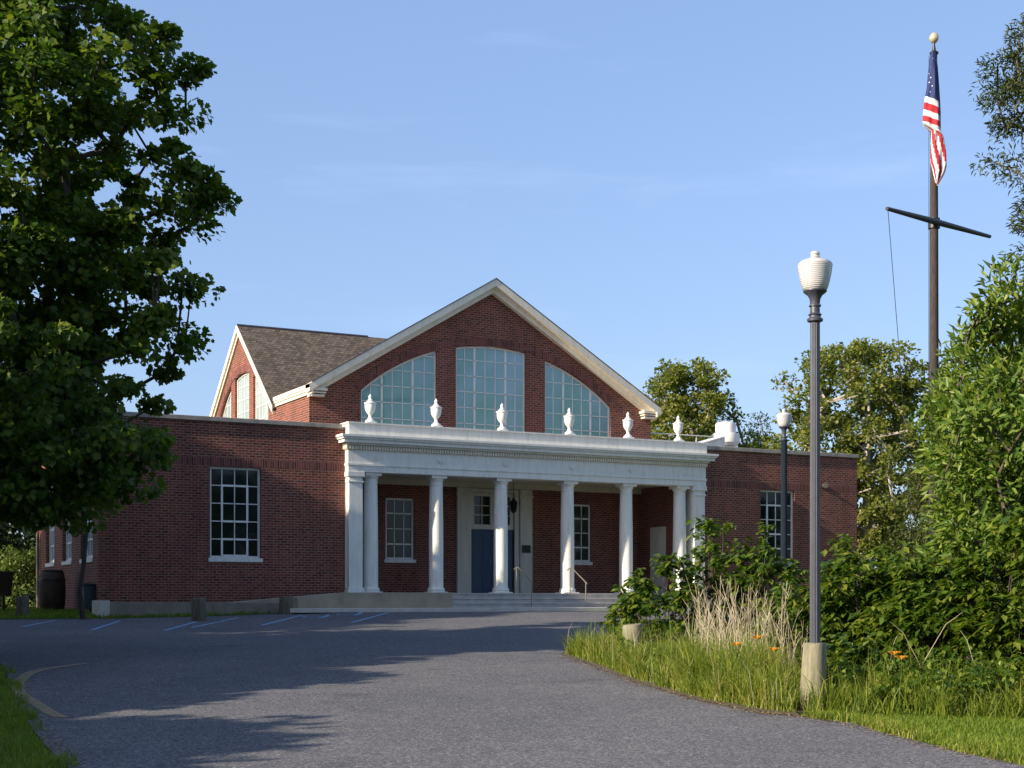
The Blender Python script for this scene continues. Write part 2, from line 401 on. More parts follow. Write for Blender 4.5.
def leaves_mesh(name, cent, axis, nrm, L, wid, shape, mat, parent=None):
    t, tri = LEAF[shape]
    a = unit(axis); n = unit(nrm - (nrm*a).sum(1, keepdims=True)*a); s = np.cross(a, n)
    L = np.asarray(L)[:, None, None] if hasattr(L, '__len__') else L
    v = cent[:, None, :] + L*(t[None, :, 0:1]*wid*s[:, None, :] + t[None, :, 1:2]*a[:, None, :] + t[None, :, 2:3]*n[:, None, :])
    k = len(t); f = tri[None] + (np.arange(len(cent))*k)[:, None, None]
    return np_mesh(name, v.reshape(-1, 3), f.reshape(-1, 3), mat, parent)

def skeleton(root, trunk_pts, clumps, r0, rtip=.012, kink=.12, rg=None):
    """grow limbs from a trunk polyline out to every clump centre; returns an MB of tapered tubes"""
    nodes = [np.array(p, float) for p in trunk_pts]; par = [-1] + list(range(len(nodes)-1))
    nt = len(nodes)
    order = np.argsort([np.linalg.norm(c - trunk_pts[len(trunk_pts)//2]) for c in clumps])
    tipof = []
    for ci in order:
        c = clumps[ci]
        N = np.array(nodes)
        d = np.linalg.norm(N-c, axis=1) + np.maximum(0, N[:, 2]-c[2]+.2)*2.2 + np.arange(len(N)).clip(0, nt)*0
        j = int(np.argmin(d)); p = nodes[j]
        seg = max(1, int(np.linalg.norm(c-p)/.9)); prev = j
        for k in range(1, seg+1):
            t = k/seg; q = p + (c-p)*t
            q = q + rg.normal(0, kink, 3)*(t < 1)*np.linalg.norm(c-p)/max(seg, 1); q[2] += .10*math.sin(math.pi*t)*np.linalg.norm(c-p)
            nodes.append(q); par.append(prev); prev = len(nodes)-1
        tipof.append(prev)
    cnt = np.zeros(len(nodes))
    for t in tipof: cnt[t] += 1
    for i in range(len(nodes)-1, 0, -1): cnt[par[i]] += cnt[i]
    tot = max(cnt[0], 1)
    rad = rtip + (r0-rtip)*(cnt/tot)**.5
    ztop = trunk_pts[-1][2]; z0 = trunk_pts[0][2]
    for i in range(nt): rad[i] = max(rad[i], r0*(1-.85*i/max(nt-1, 1)))
    trunk = MB(); limbs = MB()
    trunk.tube([nodes[i] for i in range(nt)], [rad[i]*(1.35 if i == 0 else 1) for i in range(nt)], 12)
    kids = {}
    for i in range(nt, len(nodes)): kids.setdefault(par[i], []).append(i)
    # chains
    def chain(start):
        stack = [(start)]
        while stack:
            s = stack.pop(); pts = [nodes[par[s]], nodes[s]]; rr = [min(rad[s]*1.15, rad[par[s]]), rad[s]]; cur = s
            while cur in kids:
                ks = sorted(kids[cur], key=lambda q: -cnt[q]); nx = ks[0]; stack += ks[1:]
                pts.append(nodes[nx]); rr.append(rad[nx]); cur = nx
            limbs.tube(pts, rr, 6)
    for i in range(nt):
        for k in kids.get(i, []): chain(k)
    return trunk, limbs

def foliage(clumps, crad, per, L, wid, rg, droop=0., flat=.6, up=.6, jitter=1., cen=None, lvar=.35):
    n = len(clumps); per = np.broadcast_to(per, (n,)); idx = np.repeat(np.arange(n), per); N = len(idx)
    cr = np.broadcast_to(crad, (n,))[idx]
    d = unit(rg.normal(size=(N, 3))); rr = rg.random(N)**.45
    off = d*rr[:, None]*cr[:, None]; off[:, 2] *= flat
    c = np.array(clumps)[idx] + off
    out = unit(c - (cen if cen is not None else np.array(clumps).mean(0)))
    ax = unit(out*.6 + d*.5 + rg.normal(size=(N, 3))*.55*jitter + np.array([0, 0, -droop]))
    nr = unit(np.array([0, 0, up]) + out*.45 + rg.normal(size=(N, 3))*.45*jitter)
    Ls = L*(1 + rg.normal(size=N)*lvar*.6).clip(.45, 1.7)
    return c, ax, nr, Ls

def crown_clumps(base, prof, n, rg, inner=.35, shift=None, off=(0, 0)):
    """clump centres inside a surface of revolution; prof: (z, radius) list; biased to the outside"""
    zs = [p[0] for p in prof]; out = []
    rmax = max(p[1] for p in prof)
    while len(out) < n:
        z = rg.uniform(zs[0], zs[-1]); R = np.interp(z, zs, [p[1] for p in prof])
        if rg.random() > (R/rmax)**1.2 + .08: continue
        a = rg.uniform(0, 2*math.pi)
        lump = 1 + .16*math.sin(3*a + z*1.1) + .10*math.sin(5*a - z*1.9)
        q = R*lump*(inner + (1-inner)*rg.random()**.5)
        out.append(np.array([base[0]+off[0]*z+q*math.cos(a), base[1]+off[1]*z+q*math.sin(a), base[2]+z]))
    return out

def tree(name, label, cat, base, prof, height, r0, n, per, crad, L, wid, shape, mat, bark, seed, group=None, droop=.2, flat=.6,
         lean=(0, 0), inner=.35, extra=(), trunk_top=.8, up=.6, jit=1.):
    rg = np.random.default_rng(seed)
    b = np.array([base[0], base[1], gxy(base[0], base[1])-.05 if len(base) < 3 else base[2]])
    cl = crown_clumps(b, prof, n, rg, inner, off=lean) + [b+np.array(e) for e in extra]
    t = thing(name, label, cat, tuple(b), group)
    k = 9; pts = []
    wob = rg.normal(0, .06, (k, 2)).cumsum(0)
    for i in range(k):
        z = height*trunk_top*i/(k-1)
        pts.append(b + np.array([lean[0]*z + wob[i][0]*min(i, 1), lean[1]*z + wob[i][1]*min(i, 1), z]))
    tr, lb = skeleton(b, pts, cl, r0, rg=rg)
    tr.build('trunk', bark, t, off=b)
    if lb.v: lb.build('limbs', bark, t, off=b)
    cr = crad*(1+rg.normal(0, .22, len(cl))).clip(.5, 1.6)
    c, ax, nr, Ls = foliage(cl, cr, per, L, wid, rg, droop, flat, up=up, jitter=jit, cen=b+np.array([0, 0, height*.5]))
    o = leaves_mesh('crown', c-b, ax, nr, Ls, wid, shape, mat, t)
    return t

def bush(name, label, base, rx, h, n, per, crad, L, wid, shape, mat, seed, group=None, droop=.7, ry=None, dirf=None, stems=True, cat='shrub', flat=.8, low=.12, sprig=False):
    rg = np.random.default_rng(seed); ry = ry or rx
    b = np.array([base[0], base[1], gxy(base[0], base[1])-.03])
    cl = []
    while len(cl) < n:
        u = rg.uniform(-1, 1, 2); rr = np.hypot(*u)
        if rr > 1: continue
        top = h*(1-rr**2.2)**.6*(1+.16*math.sin(u[0]*6+seed)+.12*math.cos(u[1]*7+seed*2))
        z = top*(low + (1-low)*rg.random()**.55)
        dx, dy = u[0]*rx, u[1]*ry
        # rx runs across the drive axes, ry along
        cl.append(b + np.array([U[0]*dx+V[0]*0 + U[1]*dy, V[0]*dx + V[1]*dy, max(z, .1)]))
    t = thing(name, label, cat, tuple(b), group)
    s = MB()
    for c in cl[::2] if len(cl) > 60 else cl:
        o = (c-b); p0 = b + np.array([o[0]*.35, o[1]*.35, 0]) + np.append(rg.normal(0, .08, 2), 0)
        m1 = p0*.5 + c*.5 + np.array([-o[0]*.12, -o[1]*.12, o[2]*.12])
        s.tube([p0, m1, c], [.012, .009, .004], 4)
    if stems: s.build('stems', M['barkmid'], t, off=b)
    c, ax, nr, Ls = foliage(cl, crad*(1+rg.normal(0, .2, len(cl))).clip(.5, 1.5), per, L, wid, rg, droop, flat, up=.55, cen=b+np.array([0, 0, h*.25]))
    if sprig:      # leaves in two ranks along arching twigs
        C_ = np.array(cl); per_ = len(c)//len(C_); N = len(c)
        idx = np.repeat(np.arange(len(C_)), per_); tw = rg.integers(0, 4, N)
        dd = unit(unit(C_-(b+np.array([0, 0, h*.2])))[:, None, :] + rg.normal(0, .65, (len(C_), 4, 3)) + np.array([0, 0, .25]))
        d = dd[idx, tw]; tt = rg.random(N); ln = crad*2.1
        c = C_[idx] + d*((tt-.25)*ln)[:, None]; c[:, 2] -= (tt**2)*ln*.38
        sd = unit(np.cross(d, [0, 0, 1.])+1e-4); sg = np.where(rg.random(N) < .5, -1., 1.)[:, None]
        ax = unit(sd*sg*.8 + d*.55 + np.array([0, 0, -.75*droop/.65]) + rg.normal(0, .18, (N, 3)))
        nr = unit(np.array([0, 0, 1.]) + sd*sg*.5 + rg.normal(0, .22, (N, 3)))
    c[:, 2] = np.maximum(c[:, 2], b[2]+.06)
    leaves_mesh('foliage', c-b, ax, nr, Ls, wid, shape, mat, t)
    return t

# ------------------------------------------------------------------ grass
def in_poly(P, poly):
    x, y = P[:, 0], P[:, 1]; ins = np.zeros(len(P), bool); n = len(poly)
    for i in range(n):
        x1, y1 = poly[i]; x2, y2 = poly[(i+1) % n]
        if y1 == y2: continue
        c = ((y1 > y) != (y2 > y)) & (x < (x2-x1)*(y-y1)/(y2-y1)+x1); ins ^= c
    return ins
def tuft(P):
    n_ = lambda a, b, c: np.sin(P[:, 0]*a+c)*np.sin(P[:, 1]*b+c*2)
    return np.clip(1+.35*n_(5.1, 4.3, 1)+.25*n_(11, 9, 2.2)+.2*n_(2.1, 1.7, 4), .35, 1.7)
def grass(name, poly, n, h, w, mat, label=None, seed=1, clump=0, bend=.5, hvar=.35, hfun=None, dz=0):
    rg = np.random.default_rng(seed)
    xs = [p[0] for p in poly]; ys = [p[1] for p in poly]
    P = np.empty((0, 2))
    while len(P) < n:
        q = np.c_[rg.uniform(min(xs), max(xs), n*2), rg.uniform(min(ys), max(ys), n*2)]
        if clump:
            cc = np.c_[rg.uniform(min(xs), max(xs), clump), rg.uniform(min(ys), max(ys), clump)]
            q = cc[rg.integers(0, clump, n*2)] + rg.normal(0, .10, (n*2, 2))
        P = np.r_[P, q[in_poly(q, poly)]]
    P = P[:n]
    x = CAMX+U[0]*P[:, 0]+U[1]*P[:, 1]; y = CAMY+V[0]*P[:, 0]+V[1]*P[:, 1]
    z = np.clip(-1.755+.0425*P[:, 1], -1.25, 0)+dz
    H = h*(1+rg.normal(0, hvar, n)).clip(.3, 2)
    if hfun is not None: H = H*hfun(P)
    a = rg.uniform(0, 2*math.pi, n); side = np.c_[np.cos(a), np.sin(a), np.zeros(n)]
    b = rg.uniform(0, 2*math.pi, n); ln = np.c_[np.cos(b), np.sin(b), np.zeros(n)]*(bend*rg.random(n))[:, None]
    c = np.c_[x, y, z]; W = w*(.6+.8*rg.random(n))[:, None]
    Hc = H[:, None]; up = np.array([0, 0, 1.])
    p1 = c+side*W*.5; p2 = c-side*W*.5
    m = c + up*Hc*.55 + ln*Hc*.30; m1 = m+side*W*.4; m2 = m-side*W*.4
    tip = c + up*Hc*(1-.35*np.linalg.norm(ln, axis=1, keepdims=True)) + ln*Hc*1.0
    v = np.stack([p1, p2, m1, m2, tip], 1)
    tri = np.array([[0, 1, 2], [1, 3, 2], [2, 3, 4]])
    f = tri[None]+(np.arange(n)*5)[:, None, None]
    o = np_mesh(name, v.reshape(-1, 3), f.reshape(-1, 3), mat)
    o['kind'] = 'stuff'
    if label: o['label'] = label
    return o

# ================================================================== SETTING
g = sheet('ground', [(-2500, -300), (2500, -300), (2500, 3000), (-2500, 3000)], -.004, M['lawn'])
g.name = 'ground'
road = [(-3.0, -60), (-3.2, 2), (-3.5, 9), (-4.09, 13.5), (-4.8, 15), (-5.48, 16.6), (-6.5, 19.1), (-8.0, 23.1), (-9.4, 26.5), (-12, 29.5), (-18, 31), (-60, 32),
        (-60, 36.5), (-20, 40), (-12, 44), (30, 44), (30, 33), (18, 31.8), (6, 30.6), (3.4, 29.3), (1.6, 27.7), (.92, 26.9), (.9, 26.5), (1.05, 26), (1.43, 23.8), (1.87, 21.3), (2.10, 20.4), (2.46, 19.1), (2.72, 18.4), (3.02, 17.8), (3.43, 17.4), (3.95, 16.6), (4.29, 15), (4.8, 13.7), (5.4, 11), (5.8, 2), (6, -60)]
o = sheet('road', road, .004, M['asphalt'])
lawn_front = [(-60, 36.4), (-20, 37.2), (-13, 37.7), (-10.7, 38.0), (-8.6, 38.9), (-7.2, 39.9), (-6.2, 41.0), (-5.7, 42.0), (-10.5, 46), (-40, 60), (-60, 60)]
sheet('front_lawn', lawn_front, .012, M['lawn'])
# bare litter strip along the kerbless edge of the drive
edge = [(.85, 26.7), (1.0, 25.9), (1.38, 23.8), (1.80, 21.3), (2.40, 19.05), (2.95, 17.75), (3.40, 17.3), (3.45, 17.6), (3.15, 18.2), (2.75, 19.4), (2.2, 21.4), (1.8, 23.9), (1.45, 26.2)]
sheet('soil_edge', edge, .010, M['soil'])
sheet('soil_bed', [(3.2, 17.7), (9, 17.0), (14, 18), (14, 29), (5, 29), (2.6, 27), (2.4, 21)], .012, M['soil'])
# faded curved edge line
ctr = [(-7.15, 24.6), (-7.55, 23.2), (-7.2, 21.3), (-6.65, 19.8), (-6.05, 18.6), (-5.6, 17.7), (-5.3, 17.2)]
def smooth(pts, n=6):
    o = []
    for i in range(len(pts)-1):
        p = [np.array(pts[max(0, min(len(pts)-1, k))]) for k in (i-1, i, i+1, i+2)]
        for t in np.linspace(0, 1, n, endpoint=False):
            o.append(tuple(.5*((2*p[1])+(-p[0]+p[2])*t+(2*p[0]-5*p[1]+4*p[2]-p[3])*t*t+(-p[0]+3*p[1]-3*p[2]+p[3])*t**3)))
    return o+[pts[-1]]
ctr = smooth(ctr)
lw = .09
poly = [(p[0]-lw, p[1]) for p in ctr] + [(p[0]+lw, p[1]) for p in ctr[::-1]]
sheet('edge_line_marking', poly, .010, M['oldyellow'])
for i, (px0, fa, px1, fb) in enumerate([(22, 34.6, 55, 37.2), (92, 33.4, 120, 37.0), (165, 33.2, 196, 36.6), (192, 34.3, 238, 38.4), (262, 35.2, 303, 39.8), (352, 36.3, 388, 41.0)]):
    r0, r1 = (px0-512)/1460*fa, (px1-512)/1460*fb
    sheet('stall_line_marking', [(r0-.05, fa), (r0+.05, fa), (r1+.05, fb), (r1-.05, fb)], .010, M['bluepaint'])
for (px, f) in ((324, 39.4), (357, 40.6)):      # wheelchair symbols painted at the heads of two stalls
    r = (px-512)/1460*f
    mb_pts = []
    sheet('stall_symbol_marking', [(r-.02, f-.9), (r+.10, f-.9), (r+.16, f-.2), (r+.10, f+.45), (r-.02, f+.45), (r+.04, f-.2)], .010, M['bluepaint'])
    a = [(r-.28+.26*math.cos(t), f-.45+.34*math.sin(t)) for t in np.linspace(.2, 5.2, 14)]
    b_ = [(r-.28+.17*math.cos(t), f-.45+.25*math.sin(t)) for t in np.linspace(5.2, .2, 14)]
    sheet('stall_symbol_marking', a+b_, .0105, M['bluepaint'])
sw = MB().prism([(-2.35, 0), (15, 0), (15, .11), (14.98, .12), (-2.33, .12), (-2.35, .11)], axis='Y', a=-1.95, b=-1.26)
tag(sw.build('sidewalk', M['kerb'], bevel=.015), kind='structure')

# ================================================================== BRICK HALL
HB = thing('brick_hall', 'red brick hall with white columned portico, big gable and arched windows', 'building', (6.5, 0, 0))
OFF = (6.5, 0, 0)
def part(mb, name, mat, parent=None, bevel=0, label=None):
    o = mb.build(name, mat, parent or HB, bevel, off=OFF if (parent is None or parent is HB) else OFF)
    if label: o['label'] = label
    return o
YB = 3.1
def arc_pts(cx, ztop, R, x0, x1, n=14):
    return [(x, ztop-R+math.sqrt(R*R-(x-cx)**2)) for x in np.linspace(x0, x1, n)]
AC, AZ, AR = 6.4, 8.80, 7.07
SILL = 5.35
def arch_hole(cx, zt, R, x0, x1, sill=SILL):
    return [(x0, sill), (x1, sill)] + arc_pts(cx, zt, R, x1, x0)
arches = [(1.73, 4.39), (5.08, 7.69), (8.43, 11.05)]
pw = [(2.58, 1.66, 3.58, 3.64), (9.22, 1.66, 10.24, 3.64)]
door_hole = rect(5.62, .56, 7.24, 4.0)
wall_front = MB().prism([(0, 0), (12.7, 0), (12.7, 7.0), (6.37, 10.88), (0, 7.0)], [arch_hole(AC, AZ, AR, *a) for a in arches] + [rect(*w) for w in pw] + [door_hole], 'Y', YB, YB+.3)
part(wall_front, 'wall', M['brick'], label='gabled front wall with three arched windows')
SC, SZ, SR = 10.15, 8.42, 3.6
sarch = [(7.2, 8.87), (9.33, 11.03), (11.5, 13.1)]
part(MB().prism([(YB+.302, 0), (YB+.302, 7.0), (6.69, 7.0), (10.42, 10.05), (14.15, 6.95), (17.7, 6.95), (17.7, 0)], [arch_hole(SC, SZ, SR, *a) for a in sarch], 'X', 0, .3), 'wall', M['brick'], label='sunlit left gable wall with arched windows')
part(MB().prism([(YB+.302, 0), (YB+.302, 7.0), (6.69, 7.0), (10.42, 10.05), (14.15, 6.95), (17.7, 6.95), (17.7, 0)], [], 'X', 12.4, 12.7), 'wall', M['brick'])
part(MB().prism([(0, 0), (12.7, 0), (12.7, 7.0), (6.37, 10.88), (0, 7.0)], [], 'Y', 17.702, 18.0), 'wall', M['brick'])
# wings
WZ = 5.42
def front_wing(x0, x1, win): 
    part(MB().prism(rect(x0, 0, x1, WZ), [rect(*win)], 'Y', .25, .55), 'wall', M['brick'])
LW = (-3.97, 1.55, -2.48, 4.15); RW = (15.33, 1.60, 16.80, 4.15)
front_wing(-7.08, .1, LW); front_wing(12.872, 19.6, RW)
sidew = [(1.0, 1.52, 2.7, 4.15), (4.05, 1.52, 5.45, 4.15), (6.85, 1.52, 8.25, 4.15)]
part(MB().prism(rect(.552, 0, 9.5, WZ), [rect(*w) for w in sidew], 'X', -7.08, -6.78), 'wall', M['brick'])
part(MB().prism(rect(.552, 0, 9.5, WZ), [], 'X', 19.3, 19.6), 'wall', M['brick'])
part(MB().box(-6.778, 9.2, 0, -.002, 9.5, WZ), 'wall', M['brick']); part(MB().box(13.002, 9.2, 0, 19.298, 9.5, WZ), 'wall', M['brick'])
part(MB().box(-6.775, .555, 5.0, -.003, 9.195, 5.12), 'roof', M['concrete_gray']); part(MB().box(12.875, .555, 5.0, 19.295, 9.195, 5.12), 'roof', M['concrete_gray'])
# porch side walls
part(MB().box(.003, .56, .0, .72, YB-.002, 5.15), 'wall', M['brick']); part(MB().box(12.15, .56, .0, 12.86, YB-.002, 5.15), 'wall', M['brick'])
# coping stones
cp = MB().box(-7.14, .19, WZ+.002, -.003, .61, WZ+.13)
cp.box(-7.14, .612, WZ+.002, -6.72, 9.56, WZ+.13)
part(cp, 'coping', M['stone'], bevel=.01)
cp = MB().box(12.91, .19, WZ+.002, 19.66, .61, WZ+.13); cp.box(19.24, .612, WZ+.002, 19.66, 9.56, WZ+.13)
part(cp, 'coping', M['stone'], bevel=.01)
# soldier bands above the window heads, 3 mm proud
part(MB().box(-7.083, .247, 4.17, -.002, .2495, 4.40), 'brick_band', M['soldier']); part(MB().box(12.88, .247, 4.17, 19.603, .2495, 4.40), 'brick_band', M['soldier'])
# arch ring band
def ring(cx, zt, R, x0, x1, w=.24):
    a = arc_pts(cx, zt, R, x0, x1, 40); cz = zt-R
    outp = [(cx+(p[0]-cx)*(R+w)/R, cz+(p[1]-cz)*(R+w)/R) for p in a]
    return a + outp[::-1]
part(MB().prism(ring(AC, AZ+.03, AR+.03, 1.66, 11.12), [], 'Y', YB-.02, YB-.001), 'brick_arch', M['soldier'])
part(MB().prism(ring(SC, SZ+.03, SR+.03, 7.15, 13.15), [], 'X', -.02, -.001), 'brick_arch', M['soldier'])

# ---- windows: frame + pane + sill
def window(poly, bars, panel_plane, yf, fmat, gmat, sill=None, axis='Y', depth=.06, fw=.06, label=None, sgn=1):
    """poly outer hole; frame ring inset by fw (scaled about centre); bars = list of (x0,z0,x1,z1,d)"""
    xs = [p[0] for p in poly]; zs = [p[1] for p in poly]
    cx, cz = (min(xs)+max(xs))/2, (min(zs)+max(zs))/2
    n = len(poly); ins = []
    area = sum(poly[i][0]*poly[(i+1) % n][1]-poly[(i+1) % n][0]*poly[i][1] for i in range(n)); s = 1 if area > 0 else -1
    for i in range(n):
        p0, p, p1 = Vector(poly[i-1]), Vector(poly[i]), Vector(poly[(i+1) % n])
        d0, d1 = (p-p0).normalized(), (p1-p).normalized()
        n0, n1 = Vector((-d0.y, d0.x))*s, Vector((-d1.y, d1.x))*s
        m = (n0+n1).normalized(); k = fw/max(m.dot(n0), .35)
        ins.append(tuple(p+m*k))
    mb = MB().prism(poly, [ins], axis, yf, yf+depth*sgn)
    for (a, b, c, d, dep, pr) in bars:
        y0, y1 = yf+.012*sgn-pr*sgn, yf+dep*sgn
        if axis == 'Y': mb.box(a, min(y0, y1), b, c, max(y0, y1), d)
        else: mb.box(min(y0, y1), a, b, max(y0, y1), c, d)
    fr = part(mb, 'window', fmat, label=label)
    eps = .004
    pane = MB().prism([(cx+(p[0]-cx)*.995, cz+(p[1]-cz)*.995) for p in poly], [], axis, yf+(depth*.55)*sgn, yf+(depth*.55+.008)*sgn)
    pn = pane.build('pane', gmat, fr, off=OFF)
    if sill:
        a, c, zt, pj = sill
        if axis == 'Y': sm = MB().box(a, yf-pj, zt-.11, c, yf+.10, zt-.002)
        else: sm = MB().box(yf-pj, a, zt-.11, yf+.1, c, zt-.002)
        sm.build('sill', M['white'], fr, off=OFF, bevel=.006)
    return fr
def arch_window(a, cx, zt, R, yf, axis, heavy, thin, rows, gmat, sill=SILL, label=None):
    x0, x1 = a; poly = arch_hole(cx, zt, R, x0+.003, x1-.003, sill+.003)
    top = lambda x: zt-R+math.sqrt(max(R*R-(x-cx)**2, 0))-.03
    bars = []
    for h in heavy: bars.append((h-.035, sill+.05, h+.035, min(top(h-.035), top(h+.035)), .05, .0))
    for h in thin: bars.append((h-.013, sill+.05, h+.013, min(top(h-.013), top(h+.013)), .035, .0))
    z = sill
    for z in rows:
        # span where arch is above z
        if z < zt-R: continue
        dx = math.sqrt(max(R*R-(z-(zt-R))**2, 0)) if z < zt else 0
        l, r = max(x0+.05, cx-dx+.04), min(x1-.05, cx+dx-.04)
        if r-l > .1: bars.append((l, z-.013, r, z+.013, .033, .0))
    window(poly, bars, None, yf, M['frame'], gmat, None, axis, label=label)
rows = [5.67+.527*i for i in range(6)]
arch_window(arches[0], AC, AZ, AR, YB+.09, 'Y', [2.49, 3.57], [2.1, 2.85, 3.21, 3.98], rows, M['glass_teal'], label='left quarter arched window')
arch_window(arches[1], AC, AZ, AR, YB+.09, 'Y', [5.81, 6.97], [5.44, 6.2, 6.58, 7.33], rows, M['glass_teal'], label='tall middle arched window')
arch_window(arches[2], AC, AZ, AR, YB+.09, 'Y', [9.2, 10.28], [8.8, 9.56, 9.92, 10.66], rows, M['glass_teal'], label='right quarter arched window')
srows = [5.7+.45*i for i in range(7)]
arch_window(sarch[0], SC, SZ, SR, .09, 'X', [], [7.7, 8.1, 8.5], srows, M['glass_pale'])
arch_window(sarch[1], SC, SZ, SR, .09, 'X', [], [9.76, 10.18, 10.6], srows, M['glass_pale'])
arch_window(sarch[2], SC, SZ, SR, .09, 'X', [], [11.9, 12.3, 12.7], srows, M['glass_pale'])
def wing_window(w, yf, axis='Y', gm='glass_dark', sgn=1):
    x0, z0, x1, z1 = w; W = x1-x0; Hh = z1-z0; bars = []
    c = [x0+W*k/4 for k in range(5)]; r = [z0+.03+(Hh-.05)*k/5 for k in range(6)]
    for k in (1, 2, 3): bars.append((c[k]-.013, z0+.05, c[k]+.013, z1-.05, .035, 0))
    for k in (1, 2, 3, 4): bars.append((x0+.05, r[k]-.013, x1-.05, r[k]+.013, .034, 0))
    def fr(xa, za, xb, zb, t=.028):   # opening sash frame standing proud
        bars.extend([(xa-t, za-t, xa+t, zb+t, .05, .012), (xb-t, za-t, xb+t, zb+t, .05, .012), (xa+t, za-t, xb-t, za+t, .05, .0125), (xa+t, zb-t, xb-t, zb+t, .05, .0125)])
    fr(c[1], r[2], c[3], r[4]); fr(c[1], r[0]+.04, c[3], r[1])
    window(rect(x0+.003, z0+.003, x1-.003, z1-.003), bars, None, yf, M['frame'], M[gm], (x0-.05, x1+.05, z0, .13), axis)
wing_window(LW, .35); wing_window(RW, .35)
for w in sidew: wing_window(w, -6.98, 'X', 'glass_pale')
for (x0, z0, x1, z1) in pw:
    W = x1-x0; H_ = z1-z0
    bars = [(x0+W*k/3-.013, z0+.05, x0+W*k/3+.013, z1-.05, .035, 0) for k in (1, 2)] + [(x0+.05, z0+H_*k/4-.013*(1.8 if k != 2 else 1), x1-.05, z0+H_*k/4+.013*(1.8 if k != 2 else 1), .036, 0) for k in (1, 2, 3)]
    window(rect(x0+.003, z0+.003, x1-.003, z1-.003), bars, None, YB+.06, M['frame'], M['glass_dark'], (x0-.05, x1+.05, z0, .10))

# ---- roofs
RZ = 10.98; ES = .60
fe = 6.50; fs = .43; fz_ = 7.085      # low pitched roof behind the raking front gable
def roof_slab(pts, th=.14): # pts: 4 world points counter-clockwise top
    v = [Vector(p) for p in pts]; nn = (v[1]-v[0]).cross(v[2]-v[0]).normalized()
    if nn.z < 0: nn = -nn
    b = [p-nn*th for p in v]
    return MB().add(v+b, [(0, 1, 2, 3), (7, 6, 5, 4), (0, 4, 5, 1), (1, 5, 6, 2), (2, 6, 7, 3), (3, 7, 4, 0)])
yf = YB-.36
e = 6.85
fi = 6.0
for sg in (-1, 1):
    part(roof_slab([(6.37+sg*fe, YB+.302, fz_), (6.37, YB+.302, fz_+fs*fe), (6.37, 6.3, fz_+fs*fe), (6.37+sg*fe, 6.3, fz_)], .1), 'roof', M['shingle'])
    part(roof_slab([(6.37+sg*fi, 6.302, fz_+fs*(fe-fi)), (6.37, 6.302, fz_+fs*fe), (6.37, 17.7, fz_+fs*fe), (6.37+sg*fi, 17.7, fz_+fs*(fe-fi))], .1), 'roof', M['shingle'])
RS = 10.17; SS = .835
for sg in (-1, 1):
    part(roof_slab([(-.11, 10.42, RS), (6.5, 10.42, RS), (6.5, 10.42+sg*4.1, RS-SS*4.1), (-.11, 10.42+sg*4.1, RS-SS*4.1)]), 'roof', M['shingle'])
    part(roof_slab([(12.81, 10.42, RS), (6.5, 10.42, RS), (6.5, 10.42+sg*4.1, RS-SS*4.1), (12.81, 10.42+sg*4.1, RS-SS*4.1)]), 'roof', M['shingle'])
part(MB().tube([(-.11, 10.42, RS+.0), (4.9, 10.42, RS+.0)], .05, 8), 'ridge_cap', M['post'])
# rake cornices (front): outer layer and recessed bed mould
def rake(cx, zt, sl, half, w, a, b, axis, lowcut=0):
    k = math.sqrt(1+sl*sl); dz = w*k
    return MB().prism([(cx-half, zt-sl*half), (cx, zt), (cx+half, zt-sl*half), (cx+half, zt-sl*half-dz), (cx, zt-dz), (cx-half, zt-sl*half-dz)], [], axis, a, b)
mb = rake(6.37, RZ, ES, 6.50, .20, YB-.40, YB-.001, 'Y')
mb2 = rake(6.37, RZ-.234, ES, 6.44, .16, YB-.20, YB-.0015, 'Y')
mb.add(mb2.v, mb2.f); part(mb, 'rake_cornice', M['cream'])
part(rake(6.37, RZ+.034, ES, 6.42, .026, YB-.42, YB-.36, 'Y'), 'rake_flashing', M['post'])
mb = rake(10.42, RS-.005, SS, 4.02, .17, -.14, -.001, 'X'); mb2 = rake(10.42, RS-.005-.225, SS, 3.9, .10, -.07, -.0015, 'X')
mb.add(mb2.v, mb2.f); part(mb, 'rake_cornice', M['cream'])
# eave cornice along the side and its short return on the front
mb = MB()
for (pr, a, b) in ((.13, 6.955, 7.078), (.10, 6.88, 6.955), (.06, 6.78, 6.88)):
    mb.box(-pr, YB-.3975, a, -.003, 6.3, b); mb.box(-.003, YB-.20-pr, a-.06, .36+pr, YB-.003, b-.10)
part(mb, 'eave_cornice', M['cream'])
mb = MB()
for (pr, a, b) in ((.13, 6.955, 7.078), (.10, 6.88, 6.955), (.06, 6.78, 6.88)):
    mb.box(12.703, YB-.3975, a, 12.7+pr, 6.3, b); mb.box(12.34-pr, YB-.20-pr, a-.06, 12.703, YB-.003, b-.10)
part(mb, 'eave_cornice', M['cream'])

# ---- portico
part(MB().box(.003, -.25, 0, 12.99, .24, .56).box(.73, .241, 0, 12.14, YB-.003, .5601), 'porch_floor', M['step'])
part(MB().box(.10, -.02, 4.15, 12.87, .55, 4.33).box(.075, -.045, 4.332, 12.895, .55, 4.39).box(.10, -.005, 4.392, 12.87, .55, 4.79), 'entablature', M['white'])
den = MB().box(.07, -.03, 4.792, 12.90, .55, 4.93)
x = .02
while x < 12.90:
    den.box(x, -.085, 4.81, x+.052, -.031, 4.915); x += .086
for k in range(3): den.box(.02, .0+.086*k, 4.81, .069, .05+.086*k, 4.915)
part(den, 'dentils', M['cream'])
co = MB()
for (pr, a, b) in ((.12, 4.932, 4.99), (.24, 4.992, 5.09), (.29, 5.092, 5.15), (.33, 5.152, 5.22)):
    co.box(.13-pr, -pr, a, 12.84+pr, .24, b)
part(co, 'cornice', M['white'])
pp = MB().box(.10, -.07, 5.222, 12.87, .57, 5.56).box(.07, -.10, 5.562, 12.90, .60, 5.61)
part(pp, 'parapet', M['parapet'])
